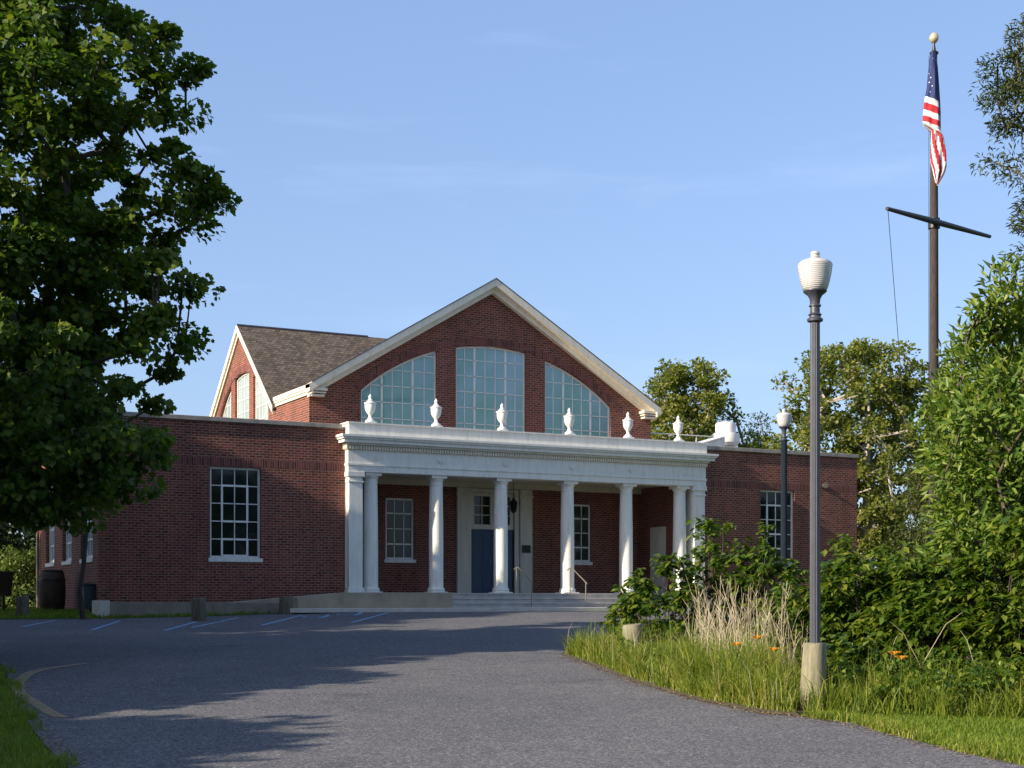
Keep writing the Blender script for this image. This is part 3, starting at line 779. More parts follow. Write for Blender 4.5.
part(MB().box(.105, .572, 5.153, 12.855, YB-.004, 5.2), 'roof', M['concrete_gray'])
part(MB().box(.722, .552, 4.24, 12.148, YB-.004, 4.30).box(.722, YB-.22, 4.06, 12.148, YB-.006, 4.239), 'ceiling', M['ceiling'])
CX = [.93, 3.08, 5.30, 7.70, 9.91, 12.01]
for i, cx in enumerate(CX):        # roundels on the frieze
    md = MB()
    for z, r, y0 in ((4.585, .085, -.04), (4.585, .05, -.06)):
        vv = [(cx+r*math.cos(t), y0, z+r*math.sin(t)) for t in np.linspace(0, 2*math.pi, 17)[:-1]]
        vb = [(p[0], -.004, p[2]) for p in vv]
        md.add(vv+vb, [tuple(range(16))]+[(k, (k+1) % 16, 16+(k+1) % 16, 16+k) for k in range(16)])
    part(md, 'roundel', M['white'])
colp = [(.27, 0), (.27, .07), (.255, .072), (.27, .10), (.262, .13), (.24, .15), (.225, .17), (.222, .25), (.223, 1.2), (.218, 2.1), (.205, 3.0), (.202, 3.27), (.214, 3.28), (.214, 3.30), (.202, 3.31), (.202, 3.40), (.215, 3.41), (.238, 3.45), (.245, 3.49)]
cb = MB().lathe(colp, (0, 0, .562), 32); cb.box(-.255, -.255, 4.053, .255, .255, 4.148); cb.box(-.28, -.28, .5615, .28, .28, .60)
def fix_square(m): return m
col0 = cb.build('column', M['white'], HB); col0.location = (CX[0]-6.5, .29, 0)
for cx in CX[1:]:
    c = col0.copy(); COL.objects.link(c); c.parent = HB; c.location = (cx-6.5, .29, 0)
def pilaster(x0, x1):
    m = MB().box(x0, .0, .562, x1, .247, 4.148); m.box(x0-.05, -.05, .563, x1+.05, .2465, .66); m.box(x0-.03, -.03, .661, x1+.03, .2468, .72)
    m.box(x0-.03, -.03, 3.83, x1+.03, .2462, 3.88); m.box(x0-.05, -.05, 4.00, x1+.05, .2466, 4.147)
    return m
part(pilaster(.13, .56), 'pilaster', M['white'], bevel=.006); part(pilaster(12.41, 12.84), 'pilaster', M['white'], bevel=.006)
for a, b in ((.102, .54), (12.43, 12.87)): part(MB().box(a, .249, .562, b, .555, 4.148), 'pier', M['white'])
# ---- entrance
sr = MB()
sr.box(5.08, YB-.12, .562, 5.46, YB-.002, 4.055); sr.box(7.42, YB-.12, .562, 7.88, YB-.002, 4.055)
sr.box(5.03, YB-.15, 3.80, 5.50, YB-.121, 3.86); sr.box(7.38, YB-.15, 3.80, 7.92, YB-.121, 3.86)
sr.box(5.47, YB-.05, .562, 5.62, YB-.0025, 4.05); sr.box(7.24, YB-.05, .562, 7.41, YB-.0025, 4.05); sr.box(5.625, YB-.05, 3.92, 7.235, YB-.0025, 4.045)
sr.box(5.2, YB-.135, .8, 5.215, YB-.121, 3.7)
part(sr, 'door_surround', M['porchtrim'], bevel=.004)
tr = MB().prism(rect(5.625, 2.70, 7.235, 3.915), [rect(5.76, 2.86, 6.36, 3.80), rect(6.50, 2.86, 7.10, 3.80)], 'Y', YB+.02, YB+.10)
for (a, b) in ((5.76, 6.36), (6.50, 7.10)):
    for k in (1,): tr.box((a+b)/2-.014, YB+.03, 2.86, (a+b)/2+.014, YB+.08, 3.80)
    for k in (1, 2): tr.box(a, YB+.031, 2.86+.94*k/3-.014, b, YB+.081, 2.86+.94*k/3+.014)
t_ = part(tr, 'transom_window', M['porchtrim'])
MB().box(5.74, YB+.085, 2.84, 7.12, YB+.095, 3.82).build('pane', M['glass_dark'], t_, off=OFF)
for sx in (0, 1):
    a = 5.64+sx*.80; b = a+.788
    d = MB().box(a, YB+.05, .565, b, YB+.11, 2.695)
    for (z0, z1) in ((.75, 1.35), (1.5, 2.05), (2.15, 2.55)):
        for (p, q) in ((a+.1, a+.36), (a+.43, a+.69)): d.box(p, YB+.036, z0, q, YB+.051, z1)
    dd = part(d, 'door', M['door'], bevel=.004)
    hx = a+.71 if sx == 0 else a+.08
    MB().tube([(hx, YB+.0, 1.5), (hx, YB+.0, 1.75)], .012, 8).tube([(hx, YB+.0, 1.52), (hx, YB+.05, 1.52)], .01, 6).tube([(hx, YB+.0, 1.73), (hx, YB+.05, 1.73)], .01, 6).build('handle', M['steel'], dd, off=OFF)
# grey side door in the porch's right wall
gd = MB().box(12.08, 1.30, .565, 12.148, 2.20, 2.85)
gd.box(12.065, 1.42, .75, 12.081, 2.08, 1.6); gd.box(12.065, 1.42, 1.75, 12.081, 2.08, 2.65)
part(gd, 'door', M['porchtrim'], bevel=.004, label='grey side door in the porch wall')
# downpipe
part(MB().tube([(-7.16, 9.35, .1), (-7.16, 9.35, 4.9), (-7.12, 9.35, 5.1)], .05, 8), 'downpipe', M['steel'])
# low brick plinth return & base
part(MB().box(-7.11, .22, -.6, .0, .2495, .12), 'plinth', M['concrete_gray'])

# ---- ramp, steps, rails
RP = thing('access_ramp', 'long concrete wheelchair ramp rising along the left brick wing', 'ramp', (-2, -1, 0))
def rp(mb, name, mat, **k): return mb.build(name, mat, RP, off=(-2, -1, 0), **k)
rp(MB().prism([(-5.9, 0), (-5.9, .10), (-.46, .553), (2.92, .557), (2.92, 0)], [], 'Y', -1.02, -.252), 'ramp_slab', M['concrete'])
rp(MB().prism([(-7.34, -.15), (-7.34, .33), (-7.0, .31), (-1.9, .27), (-1.9, -.15)], [], 'Y', -1.24, -1.06), 'side_wall', M['concrete_gray'], bevel=.01)
rp(MB().prism([(-1.895, -.1), (-1.895, .42), (-.46, .567), (2.92, .572), (2.92, -.1)], [], 'Y', -1.255, -1.03), 'side_wall', M['concrete'], bevel=.008)
rp(MB().box(-7.37, -1.26, -.15, -7.10, -.30, .34), 'end_wall', M['kerb'], bevel=.012)
ST = thing('entrance_steps', 'wide grey stone steps leading up to the portico', 'steps', (8, -.7, 0))
for k, (y0, z0, z1) in enumerate(((-.98, .0, .265), (-.62, .0, .412))):
    y1 = (-.622, -.2515)[k]
    MB().box(2.93, y0, z0, 13.2, y1, z1-.04).box(2.93, y0-.025, z1-.0395, 13.2, y1, z1).build('step', M['step'], ST, off=(8, -.7, 0), bevel=.006)
MB().box(2.93, -1.255, 0, 13.2, -.983, .118).build('step', M['step'], ST, off=(8, -.7, 0), bevel=.006)
MB().box(2.93, -.275, .521, 13.2, -.2505, .561).build('nosing', M['step'], ST, off=(8, -.7, 0))
def handrail(x, lab):
    t = thing('handrail', lab, 'handrail', (x, -.15, .56), 'metal handrails on the entrance steps')
    o = (x, -.15, .56)
    MB().tube([(x, .05, 1.30), (x, -.12, 1.36), (x, -.25, 1.36), (x, -1.12, .90), (x, -1.2, .86)], .02, 8).build('rail', M['steel'], t, off=o)
    MB().tube([(x, -.13, .562), (x, -.13, 1.35)], .018, 8).build('post', M['steel'], t, off=o)
    MB().tube([(x, -1.12, .118), (x, -1.12, .89)], .018, 8).build('post', M['steel'], t, off=o)
handrail(5.64, 'thin metal handrail on the steps in front of the blue door')
handrail(7.56, 'thin metal handrail on the steps beside the third column from the right')

# ---- urns on the parapet
up_ = [(.14, 0), (.14, .05), (.11, .06), (.06, .12), (.045, .18), (.06, .21), (.05, .23), (.07, .26), (.125, .33), (.155, .41), (.165, .49), (.16, .56), (.185, .575), (.185, .60), (.13, .62), (.085, .68), (.045, .72), (.04, .75), (.055, .77), (.05, .80), (.02, .84), (.008, .87)]
ut = thing('urn', '', 'urn', (.86, .2, 5.612), 'white urns along the portico parapet')
MB().box(-.15, -.15, 0, .15, .15, .05).build('base', M['vent'], ut)
MB().lathe(up_[:8], (0, 0, .051), 20).build('stem', M['vent'], ut)
MB().lathe(up_[8:16], (0, 0, .02), 20).lathe([(.07, .28), (.125, .35)], n=20).build('bowl', M['vent'], ut)
MB().lathe([(.13, .64)]+[(r, z+.02) for r, z in up_[15:]], (0, 0, 0), 20).build('finial', M['vent'], ut)
ul = ['white urn on the parapet above the first column, leftmost of the row', 'white urn on the parapet left of the tall middle arched window', 'white urn on the parapet in front of the tall middle arched window',
      'white urn on the parapet in front of the right quarter arched window', 'white urn on the parapet at the right end of the front gable', 'white urn on the parapet with tree foliage behind, rightmost of the row']
for i, cx in enumerate((.88, 3.04, 5.30, 7.72, 9.93, 11.9)):
    o = ut if i == 0 else copy_tree(ut)
    o.location = (cx, .2, 5.612); o['label'] = ul[i]

# ---- roof furniture on the right wing
rv = thing('roof_ventilator', 'squat white mushroom ventilator on the right wing roof', 'vent', (15.85, 3, 5.12))
MB().lathe([(.33, 0), (.33, .75), (.36, .78)], n=24).build('duct', M['vent'], rv)
MB().lathe([(.38, .80), (.50, .92), (.52, 1.12), (.50, 1.24), (.36, 1.27), (.37, 1.28), (.37, 1.58), (.34, 1.64), (.2, 1.68)], n=24).build('cowl', M['vent'], rv)
MB().box(-.52, -.45, 0, .55, .45, .55).build('kerb_box', M['vent'], rv)
rh = thing('roof_hatch', 'white sloping roof hatch beside the ventilator', 'hatch', (14.5, 2.5, 5.12))
MB().prism([(-1.0, 0), (-1.0, .52), (.55, .98), (.60, .98), (.60, 0)], [], 'Y', -.5, .5).build('housing', M['vent'], rh)
MB().prism([(-1.06, .52), (.60, 1.0), (.60, 1.04), (-1.06, .56)], [], 'Y', -.54, .54).build('lid', M['vent'], rh)
rr_ = thing('roof_railing', 'thin pale guard rail on the right wing roof', 'railing', (14.5, 4.5, 5.12))
m = MB().tube([(-1.3, 0, 1.32), (2.3, 0, 1.32)], .02, 6).tube([(-1.3, 0, .8), (2.3, 0, .8)], .016, 6); m.build('rail', M['vent'], rr_)
for q in (-1.3, -.1, 1.1, 2.3): MB().tube([(q, 0, 0), (q, 0, 1.31)], .018, 6).build('post', M['vent'], rr_)

# ---- hanging lantern, plaque, wall light
ln = thing('hanging_lantern', 'black lantern hanging from the porch ceiling before the entrance', 'lantern', (6.75, 2.2, 3.2))
MB().tube([(0, 0, .52), (0, 0, 1.04)], .008, 6).build('chain', M['iron'], ln)
fr = MB().lathe([(.02, .0), (.07, .04), (.11, .07)], n=6).lathe([(.15, .36), (.06, .46), (.03, .50), (.02, .54)], n=6)
for k in range(6):
    a = k*math.pi/3; fr.tube([(.10*math.cos(a), .10*math.sin(a), .06), (.145*math.cos(a), .145*math.sin(a), .37)], .009, 4)
fr.smooth = False; fr.build('cage', M['iron'], ln)
l2 = MB().lathe([(.085, .075), (.125, .355)], n=6); l2.smooth = False; l2.build('glass', M['glass_dark'], ln)
pq = thing('wall_plaque', 'small dark bronze plaque on the white door surround', 'plaque', (7.63, YB-.12, 2.06))
MB().box(-.17, -.022, -.13, .17, -.002, .13).build('plate', M['bronze'], pq, bevel=.004)
fm = MB().box(-.18, -.026, -.14, .18, -.0215, -.125).box(-.18, -.026, .125, .18, -.0215, .14).box(-.18, -.0262, -.1245, -.165, -.0215, .1245).box(.165, -.0262, -.1245, .18, -.0215, .1245)
fm.build('rim', M['steel'], pq)
wl = thing('wall_light', 'small bullhead floodlight mounted high on the right brick wing', 'light', (18.1, .25, 4.35))
MB().box(-.06, -.04, -.07, .06, -.001, .07).build('back_plate', M['bronze'], wl)
MB().tube([(-.05, -.05, 0), (-.10, -.16, .03)], [.03, .05], 10).tube([(-.10, -.16, .03), (-.13, -.26, .02)], [.085, .10], 12).build('lamp_head', M['steel'], wl)

# ---- side yard objects by the left wing
br = thing('rain_barrel', 'tall dark brown barrel standing against the left side wall', 'barrel', (-7.75, 3.4, .012))
MB().lathe([(.32, .02), (.35, .12), (.38, .45), (.38, .75), (.34, 1.12), (.30, 1.17)], n=20).build('body', M['rust'], br)
MB().lathe([(.365, .20), (.375, .20), (.378, .24), (.37, .24)], n=20).build('hoop', M['iron'], br)
MB().lathe([(.375, .9), (.385, .9), (.38, .94), (.37, .94)], n=20).build('hoop', M['iron'], br)
MB().lathe([(.32, 1.171), (.32, 1.2), (.1, 1.24)], n=20).build('lid', M['iron'], br)
lb = thing('litter_bin', 'brown tapered litter bin on a short post by the hedge', 'bin', (-9.1, 3.4, 0.012))
MB().tube([(0, 0, 0), (0, 0, .5)], .04, 8).build('post', M['iron'], lb)
MB().lathe([(.20, .45), (.21, .47), (.27, 1.10), (.285, 1.12), (.285, 1.16), (.25, 1.16), (.24, .9)], n=20).build('body', M['rust'], lb)
ub = thing('utility_box', 'dark green utility box at the foot of the brick side wall', 'utility box', (-7.24, .9, .012))
MB().box(-.15, -.25, .1, .155, .25, .75).build('cabinet', M['box'], ub, bevel=.02)
MB().box(-.18, -.28, .751, .158, .28, .80).build('lid', M['box'], ub, bevel=.01)
for q in (-.12, .12): MB().tube([(.1, q, -.02), (.1, q, .099)], .03, 6).build('conduit', M['iron'], ub)

# ---- round timber posts
def timber(x, y, r, h, lab, mat, seed, tilt=0):
    rg = random.Random(seed); z = gxy(x, y)
    m = MB(); n = 14; v = []; rings = [(-.2, 1.04), (0, 1.03), (h*.3, 1.0), (h*.7, .97), (h-.02, .96), (h, .88)]
    ph = [rg.uniform(-.07, .07) for _ in range(n)]
    for zz, k in rings:
        for i in range(n):
            a = 2*math.pi*i/n; q = r*k*(1+ph[i]); v.append((q*math.cos(a)+tilt*zz, q*math.sin(a), zz + (.015*math.cos(a) if zz >= h-.03 else 0)))
    f = [(k*n+i, k*n+(i+1) % n, (k+1)*n+(i+1) % n, (k+1)*n+i) for k in range(5) for i in range(n)] + [tuple(5*n+i for i in range(n))]
    m.add(v, f); m.smooth = True
    o = m.build('timber_bollard', mat, None); o.location = (x, y, z)
    tag(o, lab, 'bollard', 'short round timber bollards by the parking')
    return o
timber(-5.39, -3.84, .20, .58, 'short round timber bollard left of the ramp corner, leaning', M['wood'], 1, -.06)
timber(-2.40, -1.75, .19, .50, 'short round timber bollard in front of the concrete ramp wall', M['wood'], 2)
timber(-9.09, .10, .17, .56, 'dark round timber bollard on the grass under the big tree', M['wood'], 3)
bx = site((633-512)/1460*25.3, 25.3)
timber(bx[0], bx[1], .18, .62, 'pale timber bollard half buried in long grass at the island tip', M['woodpale'], 4)

# ---- street lamps
LX, LY = site((815-512)/1460*18, 18)
lz = gxy(LX, LY)
lamp = thing('street_lamp', 'near dark fluted street lamp with white urn globe on a pale post footing', 'street lamp', (LX, LY, lz), 'globe street lamps')
n = 20; fv = []; fr_ = [(-.2, .175), (0, .172), (.25, .162), (.55, .15), (.80, .143), (.83, .12)]
for zz, q in fr_:
    for i in range(n):
        a = 2*math.pi*i/n; k = 1+.04*math.sin(3*a+zz*3)+.02*math.sin(7*a+1); fv.append((q*k*math.cos(a)-.03*(zz > 0)*(1-zz), q*k*math.sin(a), zz))
ft = MB().add(fv, [(k*n+i, k*n+(i+1) % n, (k+1)*n+(i+1) % n, (k+1)*n+i) for k in range(5) for i in range(n)]+[tuple(5*n+i for i in range(n))]); ft.smooth = True
tag(ft.build('footing', M['woodpale'], lamp), 'pale lichened round footing')
# fluted shaft
n = 48; v = []
hs = [.80, 1.2, 2.2, 3.3, 4.28, 4.78]
hs = [.80, 1.3, 2.3, 3.5, 4.785]
for k, zz in enumerate(hs):
    for i in range(n):
        a = 2*math.pi*i/n; q = (.066-.006*(zz-.8)/4)*(1-(.11 if (i % 4) in (0,) else 0.0)-(.05 if (i % 4) in (1, 3) else 0)); v.append((q*math.cos(a), q*math.sin(a), zz))
sh = MB().add(v, [(k*n+i, k*n+(i+1) % n, (k+1)*n+(i+1) % n, (k+1)*n+i) for k in range(len(hs)-1) for i in range(n)])
sh.build('pole', M['post'], lamp)
MB().lathe([(r, 5.18-(5.29-z)*.68) for r, z in [(.062, 4.70), (.095, 4.72), (.098, 4.76), (.07, 4.79), (.07, 4.82), (.085, 4.84), (.06, 4.87), (.058, 4.98), (.075, 4.99), (.075, 5.01), (.060, 5.03), (.065, 5.12), (.09, 5.19), (.13, 5.235), (.145, 5.26), (.145, 5.285), (.12, 5.29)]], n=28).build('collar', M['post'], lamp)
MB().lathe([(r, 5.176+(z-5.286)*.92) for r, z in [(.135, 5.286), (.155, 5.31), (.175, 5.38), (.192, 5.46), (.205, 5.54), (.213, 5.60), (.215, 5.625), (.207, 5.632), (.205, 5.645), (.175, 5.675), (.11, 5.70), (.07, 5.712)]], n=36).build('globe', M['globe'], lamp)
MB().lathe([(r, 5.175+(z-5.286)*.92) for r, z in [(.055, 5.711), (.065, 5.73), (.05, 5.745), (.062, 5.775), (.05, 5.80), (.02, 5.81)]], n=16).build('finial', M['globe'], lamp)
l2 = copy_tree(lamp); l2.location = (*site((784-512)/1460*40.6, 40.6), 0); l2['label'] = 'farther street lamp before the right brick wing, its foot hidden by shrubs'
for c in l2.children:
    if c.name.startswith('pole'):
        c.scale = (1.45, 1.45, 1); c.data = c.data.copy(); c.data.materials[0] = simple('navy_lamp_post_paint', (.006, .012, .022), .7, spec=.2)
        c['label'] = 'thick navy blue pole'

# ---- flagpole and flag
FX, FY = site((934-512)/1460*35, 35); fz = gxy(FX, FY)
fp = thing('flagpole', 'tall dark flagpole with a slanting yardarm and a pale ball on top', 'flagpole', (FX, FY, fz))
top = 14.0-fz+EYE-.38
top = 13.70 - fz
MB().tube([(0, 0, 0), (0, 0, 4), (0, 0, 9.3), (0, 0, top-.25)], [.12, .115, .10, .075], 16).build('pole', M['pole'], fp)
MB().lathe([(.10, top-.26), (.11, top-.22), (.05, top-.18), (.03, top-.06), (.03, top+.02)], n=12).build('truck', M['iron'], fp)
MB().lathe([(.001, top), (.06, top+.02), (.10, top+.07), (.115, top+.13), (.10, top+.19), (.06, top+.24), (.001, top+.26)], n=20, cap=False).build('ball', M['gold'], fp)
yd = (.778, .628); yw = (U[0]*yd[0]+U[1]*yd[1], V[0]*yd[0]+V[1]*yd[1])
yz = 9.38-fz; yo = (-.0, -.14)
def yp(t, z=0): return (yw[0]*t+V[0]*-.14*-1*0 - U[1]*.16, yw[1]*t - V[1]*.16, yz+z)
MB().tube([yp(-1.9), yp(0), yp(2.25)], [.045, .075, .045], 10).build('yardarm', M['yard'], fp)
MB().lathe([(.135, yz-.12), (.14, yz-.12), (.14, yz+.12), (.135, yz+.12)], n=14).build('band', M['iron'], fp)
hp = yp(-1.86, -.02)
MB().tube([hp, (hp[0]*.82+.1, hp[1]*.82-.05, yz*.6), (hp[0]*.45, hp[1]*.45, 1.4)], .008, 5).build('halyard', M['iron'], fp)
MB().tube([(-U[0]*.13, -V[0]*.13, 1.2), (-U[0]*.12, -V[0]*.12, top-.3)], .007, 5).build('halyard', M['iron'], fp)
# flag: limp folded cloth hanging down the left of the pole
nu, nv = 40, 90; vv = []; zt_, zb_ = 13.42-fz, 10.28-fz
def W_(t):   # width and centre across, along the drop t 0..1
    w = np.interp(t, [0, .1, .3, .42, .56, .62, .72, .85, .93, 1], [.12, .20, .30, .40, .46, .30, .36, .36, .22, .05])
    c = np.interp(t, [0, .3, .45, .57, .62, .75, .9, 1], [-.06, -.06, -.09, -.10, .04, .06, .07, .02])
    return w, c
for j in range(nv+1):
    t = j/nv; w, c = W_(t)
    for i in range(nu):
        a = 2*math.pi*i/nu
        rip = 1+.18*math.sin(4*a+t*7)+.10*math.sin(7*a-t*12)
        xx = c+.5*w*math.cos(a)*(1+.06*math.sin(4*a+t*7)); dd = -.15-.5*.26*math.sin(a)*rip*min(1, w*3)
        slant = -.10*(math.cos(a))*np.interp(t, [0, .3, .6, 1], [0, 1, 1, .3])
        vv.append((U[0]*xx+U[1]*dd, V[0]*xx+V[1]*dd, zt_-(zt_-zb_)*t+slant))
ff = []; mi = []
for j in range(nv):
    t = j/nv
    for i in range(nu):
        ff.append((j*nu+i, j*nu+(i+1) % nu, (j+1)*nu+(i+1) % nu, (j+1)*nu+i))
        if t < .36 or (t < .60 and math.cos(2*math.pi*i/nu) > .72 and t < .52): k = 2
        elif t < .60: k = 1 if int((t-.36)/.048) % 2 == 0 else 0
        else: k = int((i/nu*10) + t*7) % 2
        mi.append(k)
fo = MB().add(vv, ff); fo.smooth = True
fl = fo.build('flag', [M['flag_red'], M['flag_white'], M['flag_blue']]); fl.location = (FX, FY, fz)
me = fl.data
me.polygons.foreach_set('material_index', mi)
tag(fl, 'American flag hanging limp against the top of the dark flagpole', 'flag')

# ================================================================== PLANTS
# the big maple left of the drive
prof = [(2.45, 1.5), (2.9, 2.2), (3.4, 2.7), (4.4, 2.8), (5.6, 3.0), (6.6, 3.05), (7.7, 3.2), (8.6, 3.4), (9.8, 3.3), (10.8, 2.5), (12.0, 2.0), (13.6, 1.2), (14.2, .4)]
ex = []
def sp(r, d=0): return (U[0]*r+U[1]*d, V[0]*r+V[1]*d)
for (r, z) in ((3.65, 10.25), (3.85, 10.4), (3.65, 9.55), (3.95, 8.5), (4.0, 8.2), (3.85, 7.7), (3.2, 7.1), (3.75, 6.5), (3.6, 6.6), (3.65, 5.7), (3.3, 5.1), (3.1, 4.5), (3.1, 3.6), (2.8, 3.1), (2.3, 3.0), (1.7, 2.55), (2.7, 11.1), (2.6, 10.8), (2.2, 11.3), (1.8, 11.6), (3.1, 10.6), (1.5, 11.2), (4.15, 8.1), (3.5, 5.5), (2.6, 3.4)):
    for d in (-.9, .3):
        x_, y_ = sp(r-(.25 if d < 0 else 0), d); ex.append((x_, y_, z+(.15 if d < 0 else 0)))
mx_, my_ = site(-9.35, 25.2)
tree('maple_tree', 'large dark leafy maple filling the left side of the view', 'tree', (mx_, my_), prof, 14.2, .24, 760, 135, .40, .098, 1.0, 'maple', M['maple'], M['bark'], 11, droop=.5, flat=.55, extra=ex, inner=.25, trunk_top=.85)
tree('young_tree', 'slender dark tree trunk standing before the left side wall', 'tree', site(-11.1, 37.8), [(3.0, .5), (4.2, .9), (5.6, 1.0), (7, .6), (7.6, .2)], 7.4, .06, 60, 70, .4, .12, 1.0, 'maple', M['maple'], M['bark'], 12, inner=.2)

# off to the left: neighbours of the maple (their shadows cross the drive)
shade = [(-27.0, 25.5, 14.5, 5.0), (-18.0, 20.0, 11.5, 4.0), (-15.2, 8.6, 6.6, 2.4), (-30, 35, 14.5, 5.0), (-20.6, 32.4, 12.3, 4.4), (-24.5, 27.5, 11.5, 4.2), (-16.8, 14.2, 7.6, 2.9)]
for i, (r, f, h, rad) in enumerate(shade):
    x_, y_ = site(r, f)
    tree('roadside_tree', ('tall', 'broad', 'small', 'far', 'middle', 'inner', 'low')[i]+' dark leafy tree left of the drive, outside the picture', 'tree', (x_, y_), [(h*.14, rad*.45), (h*.35, rad), (h*.65, rad*.95), (h*.88, rad*.55), (h, .3)], h, .22, 260, 110, 1.05, .30, 1.0, 'oval', M['maple'], M['bark'], 40+i, group='trees left of the drive')

# behind the hall
tree('sycamore_tree', 'olive green rounded tree rising behind the right roof edge', 'tree', (site(9.4, 78)[0], site(9.4, 78)[1], 0), [(3, 1.5), (5, 2.9), (8, 3.4), (10.5, 3.0), (12.3, 1.8), (13, .6)], 12.6, .36, 240, 120, .60, .17, 1, 'oval', M['back'], M['barkpale'], 21, group='pale barked trees behind the hall', inner=.1, flat=.7)
tree('sycamore_tree', 'broad olive tree with pale bare limbs behind the right wing corner', 'tree', (site(15.9, 66)[0], site(15.9, 66)[1], 0), [(2.5, 1.5), (4.2, 3.2), (6.5, 3.7), (9, 3.8), (10.8, 2.9), (12, .8)], 11.7, .40, 340, 110, .56, .155, 1, 'oval', M['back'], M['barkpale'], 22, group='pale barked trees behind the hall', inner=.12, flat=.7)
tree('pine_tree', 'small dark pointed tree just above the right wing roof', 'tree', (site(16, 95)[0], site(16, 95)[1], 0), [(3, 2.4), (7, 2.2), (9.5, 1.6), (11.8, .5), (12.4, .1)], 12.2, .2, 90, 90, .7, .2, .5, 'lance', M['dark'], M['barkmid'], 23, inner=.1)
tree('yew_tree', 'dense dark yew behind the flagpole foot', 'tree', site(14.3, 46), [(.4, 2.0), (2, 2.3), (4, 1.9), (5.0, 1.2), (5.8, .3)], 5.6, .25, 240, 260, .5, .10, .4, 'lance', M['yew'], M['barkmid'], 24, flat=.6, inner=.4)
tree('yew_tree', 'dark yew right of the flagpole behind the bay tree', 'tree', site(16.8, 44), [(.4, 2.5), (3, 3.4), (6, 3.0), (8.6, 1.6), (9.6, .4)], 9.4, .25, 260, 240, .6, .11, .4, 'lance', M['yew'], M['barkmid'], 25, flat=.6, inner=.4)
tree('bay_tree', 'bright leafy bay tree at the right edge before the flagpole', 'tree', site(8.4, 22.5), [(.5, 1.4), (1.5, 1.8), (3, 2.0), (4.2, 1.9), (5.2, 1.45), (6.0, .9), (6.5, .3)], 6.4, .09, 340, 62, .34, .165, .36, 'lance', M['bay'], M['barkmid'], 26, flat=.8, inner=.15, droop=.0, up=.3, jit=1.2)
tree('bay_tree', 'low bay tree behind the shrubs, left of the bright bay tree', 'tree', site(7.85, 24.4), [(.4, .5), (1.5, .7), (3, .8), (4.2, .9), (5.0, .6), (5.5, .2)], 5.5, .05, 230, 60, .32, .13, .36, 'lance', M['bay'], M['barkmid'], 27, flat=.8, inner=.15, droop=.0, up=.3, jit=1.2)
tree('willow_oak_tree', 'tall fine leaved tree with feathery branches at the right edge', 'tree', site(12.0, 29.5), [(7.5, .9), (8.7, 1.9), (9.5, 2.15), (10.6, 2.2), (11.8, 1.9), (13, 1.3), (13.8, .4)], 13.4, .11, 200, 170, .42, .13, .22, 'lance', M['oak'], M['barkmid'], 28, flat=.6, inner=.15, droop=.5)

# far left background
tree('evergreen_tree', 'dark evergreen filling the left edge behind the maple', 'tree', site(-21.5, 60), [(.5, 3), (3, 4.2), (6, 4), (10, 3), (14, .8)], 13.5, .3, 330, 110, .85, .26, .5, 'lance', M['dark'], M['bark'], 31, inner=.2)
tree('evergreen_tree', 'darker evergreen farther left behind the hedge', 'tree', site(-27, 62), [(.5, 3), (3, 4.5), (6, 4.2), (10, 3), (13, .8)], 12.6, .3, 300, 110, .9, .26, .5, 'lance', M['dark'], M['bark'], 32, inner=.2)
bush('hedge_shrub', 'sunlit light green shrub beyond the brown bins', site(-17.2, 51), 2.4, 1.9, 150, 110, .34, .11, .6, 'oval', M['hedge'], 33, ry=1.2, group='shrubs left of the hall')
bush('hedge_shrub', 'sunlit light green shrub at the left picture edge', site(-20.8, 52.5), 2.2, 1.7, 150, 110, .34, .11, .6, 'oval', M['hedge'], 34, ry=1.2, group='shrubs left of the hall')

# shrubs of the island and right bank
KN = dict(L=.155, wid=.5, shape='oval', mat=M['knot'])
def kb(px, f, rx, h, n, seed, lab, per=34, ry=None, crad=.21, **kw):
    d = dict(KN); d.update(kw)
    bush('knotweed_shrub', lab, site((px-512)/1460*f, f), rx, h, n, per, crad, d['L'], d['wid'], d['shape'], d['mat'], seed, group='big leaved shrubs right of the drive', ry=ry, droop=d.get('droop', .65), low=d.get('low', .15), sprig=True)
kb(668, 26.5, .85, 1.75, 80, 51, 'leafy shrub sprawling at the island tip behind the pale bollard', ry=.8)
kb(712, 27.2, .75, 2.35, 80, 52, 'tall leafy shrub in front of the right white pilaster', ry=.8)
kb(762, 26.8, .85, 2.15, 90, 53, 'leafy shrub behind the dry reeds under the wing window', ry=.8, low=.2)
kb(806, 22.5, .70, 1.65, 90, 54, 'dense leafy shrub directly behind the near lamp post', ry=.7)
kb(872, 22.2, 1.0, 2.0, 190, 55, 'largest drooping knotweed shrub right of the near lamp', ry=.9, low=.33)
kb(940, 21.2, .9, 1.9, 170, 56, 'drooping knotweed shrub in front of the flagpole foot', ry=.9, low=.38)
kb(1000, 20.6, .95, 2.1, 170, 57, 'dark leafy shrub at the right edge under the bay tree', ry=.9, low=.38)
kb(1065, 20.0, .95, 2.2, 120, 58, 'leafy shrub just beyond the right picture edge', ry=.9)
kb(850, 27.5, 1.0, 1.75, 100, 59, 'leafy shrub before the right wing corner', ry=.9)
kb(845, 18.9, .34, .85, 60, 60, 'bright low vine clump beside the lamp footing', per=40, ry=.3, L=.10, crad=.16, wid=.8)
kb(930, 18.6, .55, .62, 60, 61, 'low weedy shrub at the verge below the knotweed', per=40, ry=.35, L=.09, crad=.16)
kb(1005, 18.0, .55, .72, 60, 62, 'low weedy shrub at the right verge', per=40, ry=.35, L=.09, crad=.16)
kb(632, 27.6, .4, 1.55, 30, 63, 'thin leafy sprig leaning over the entrance steps view', ry=.4)

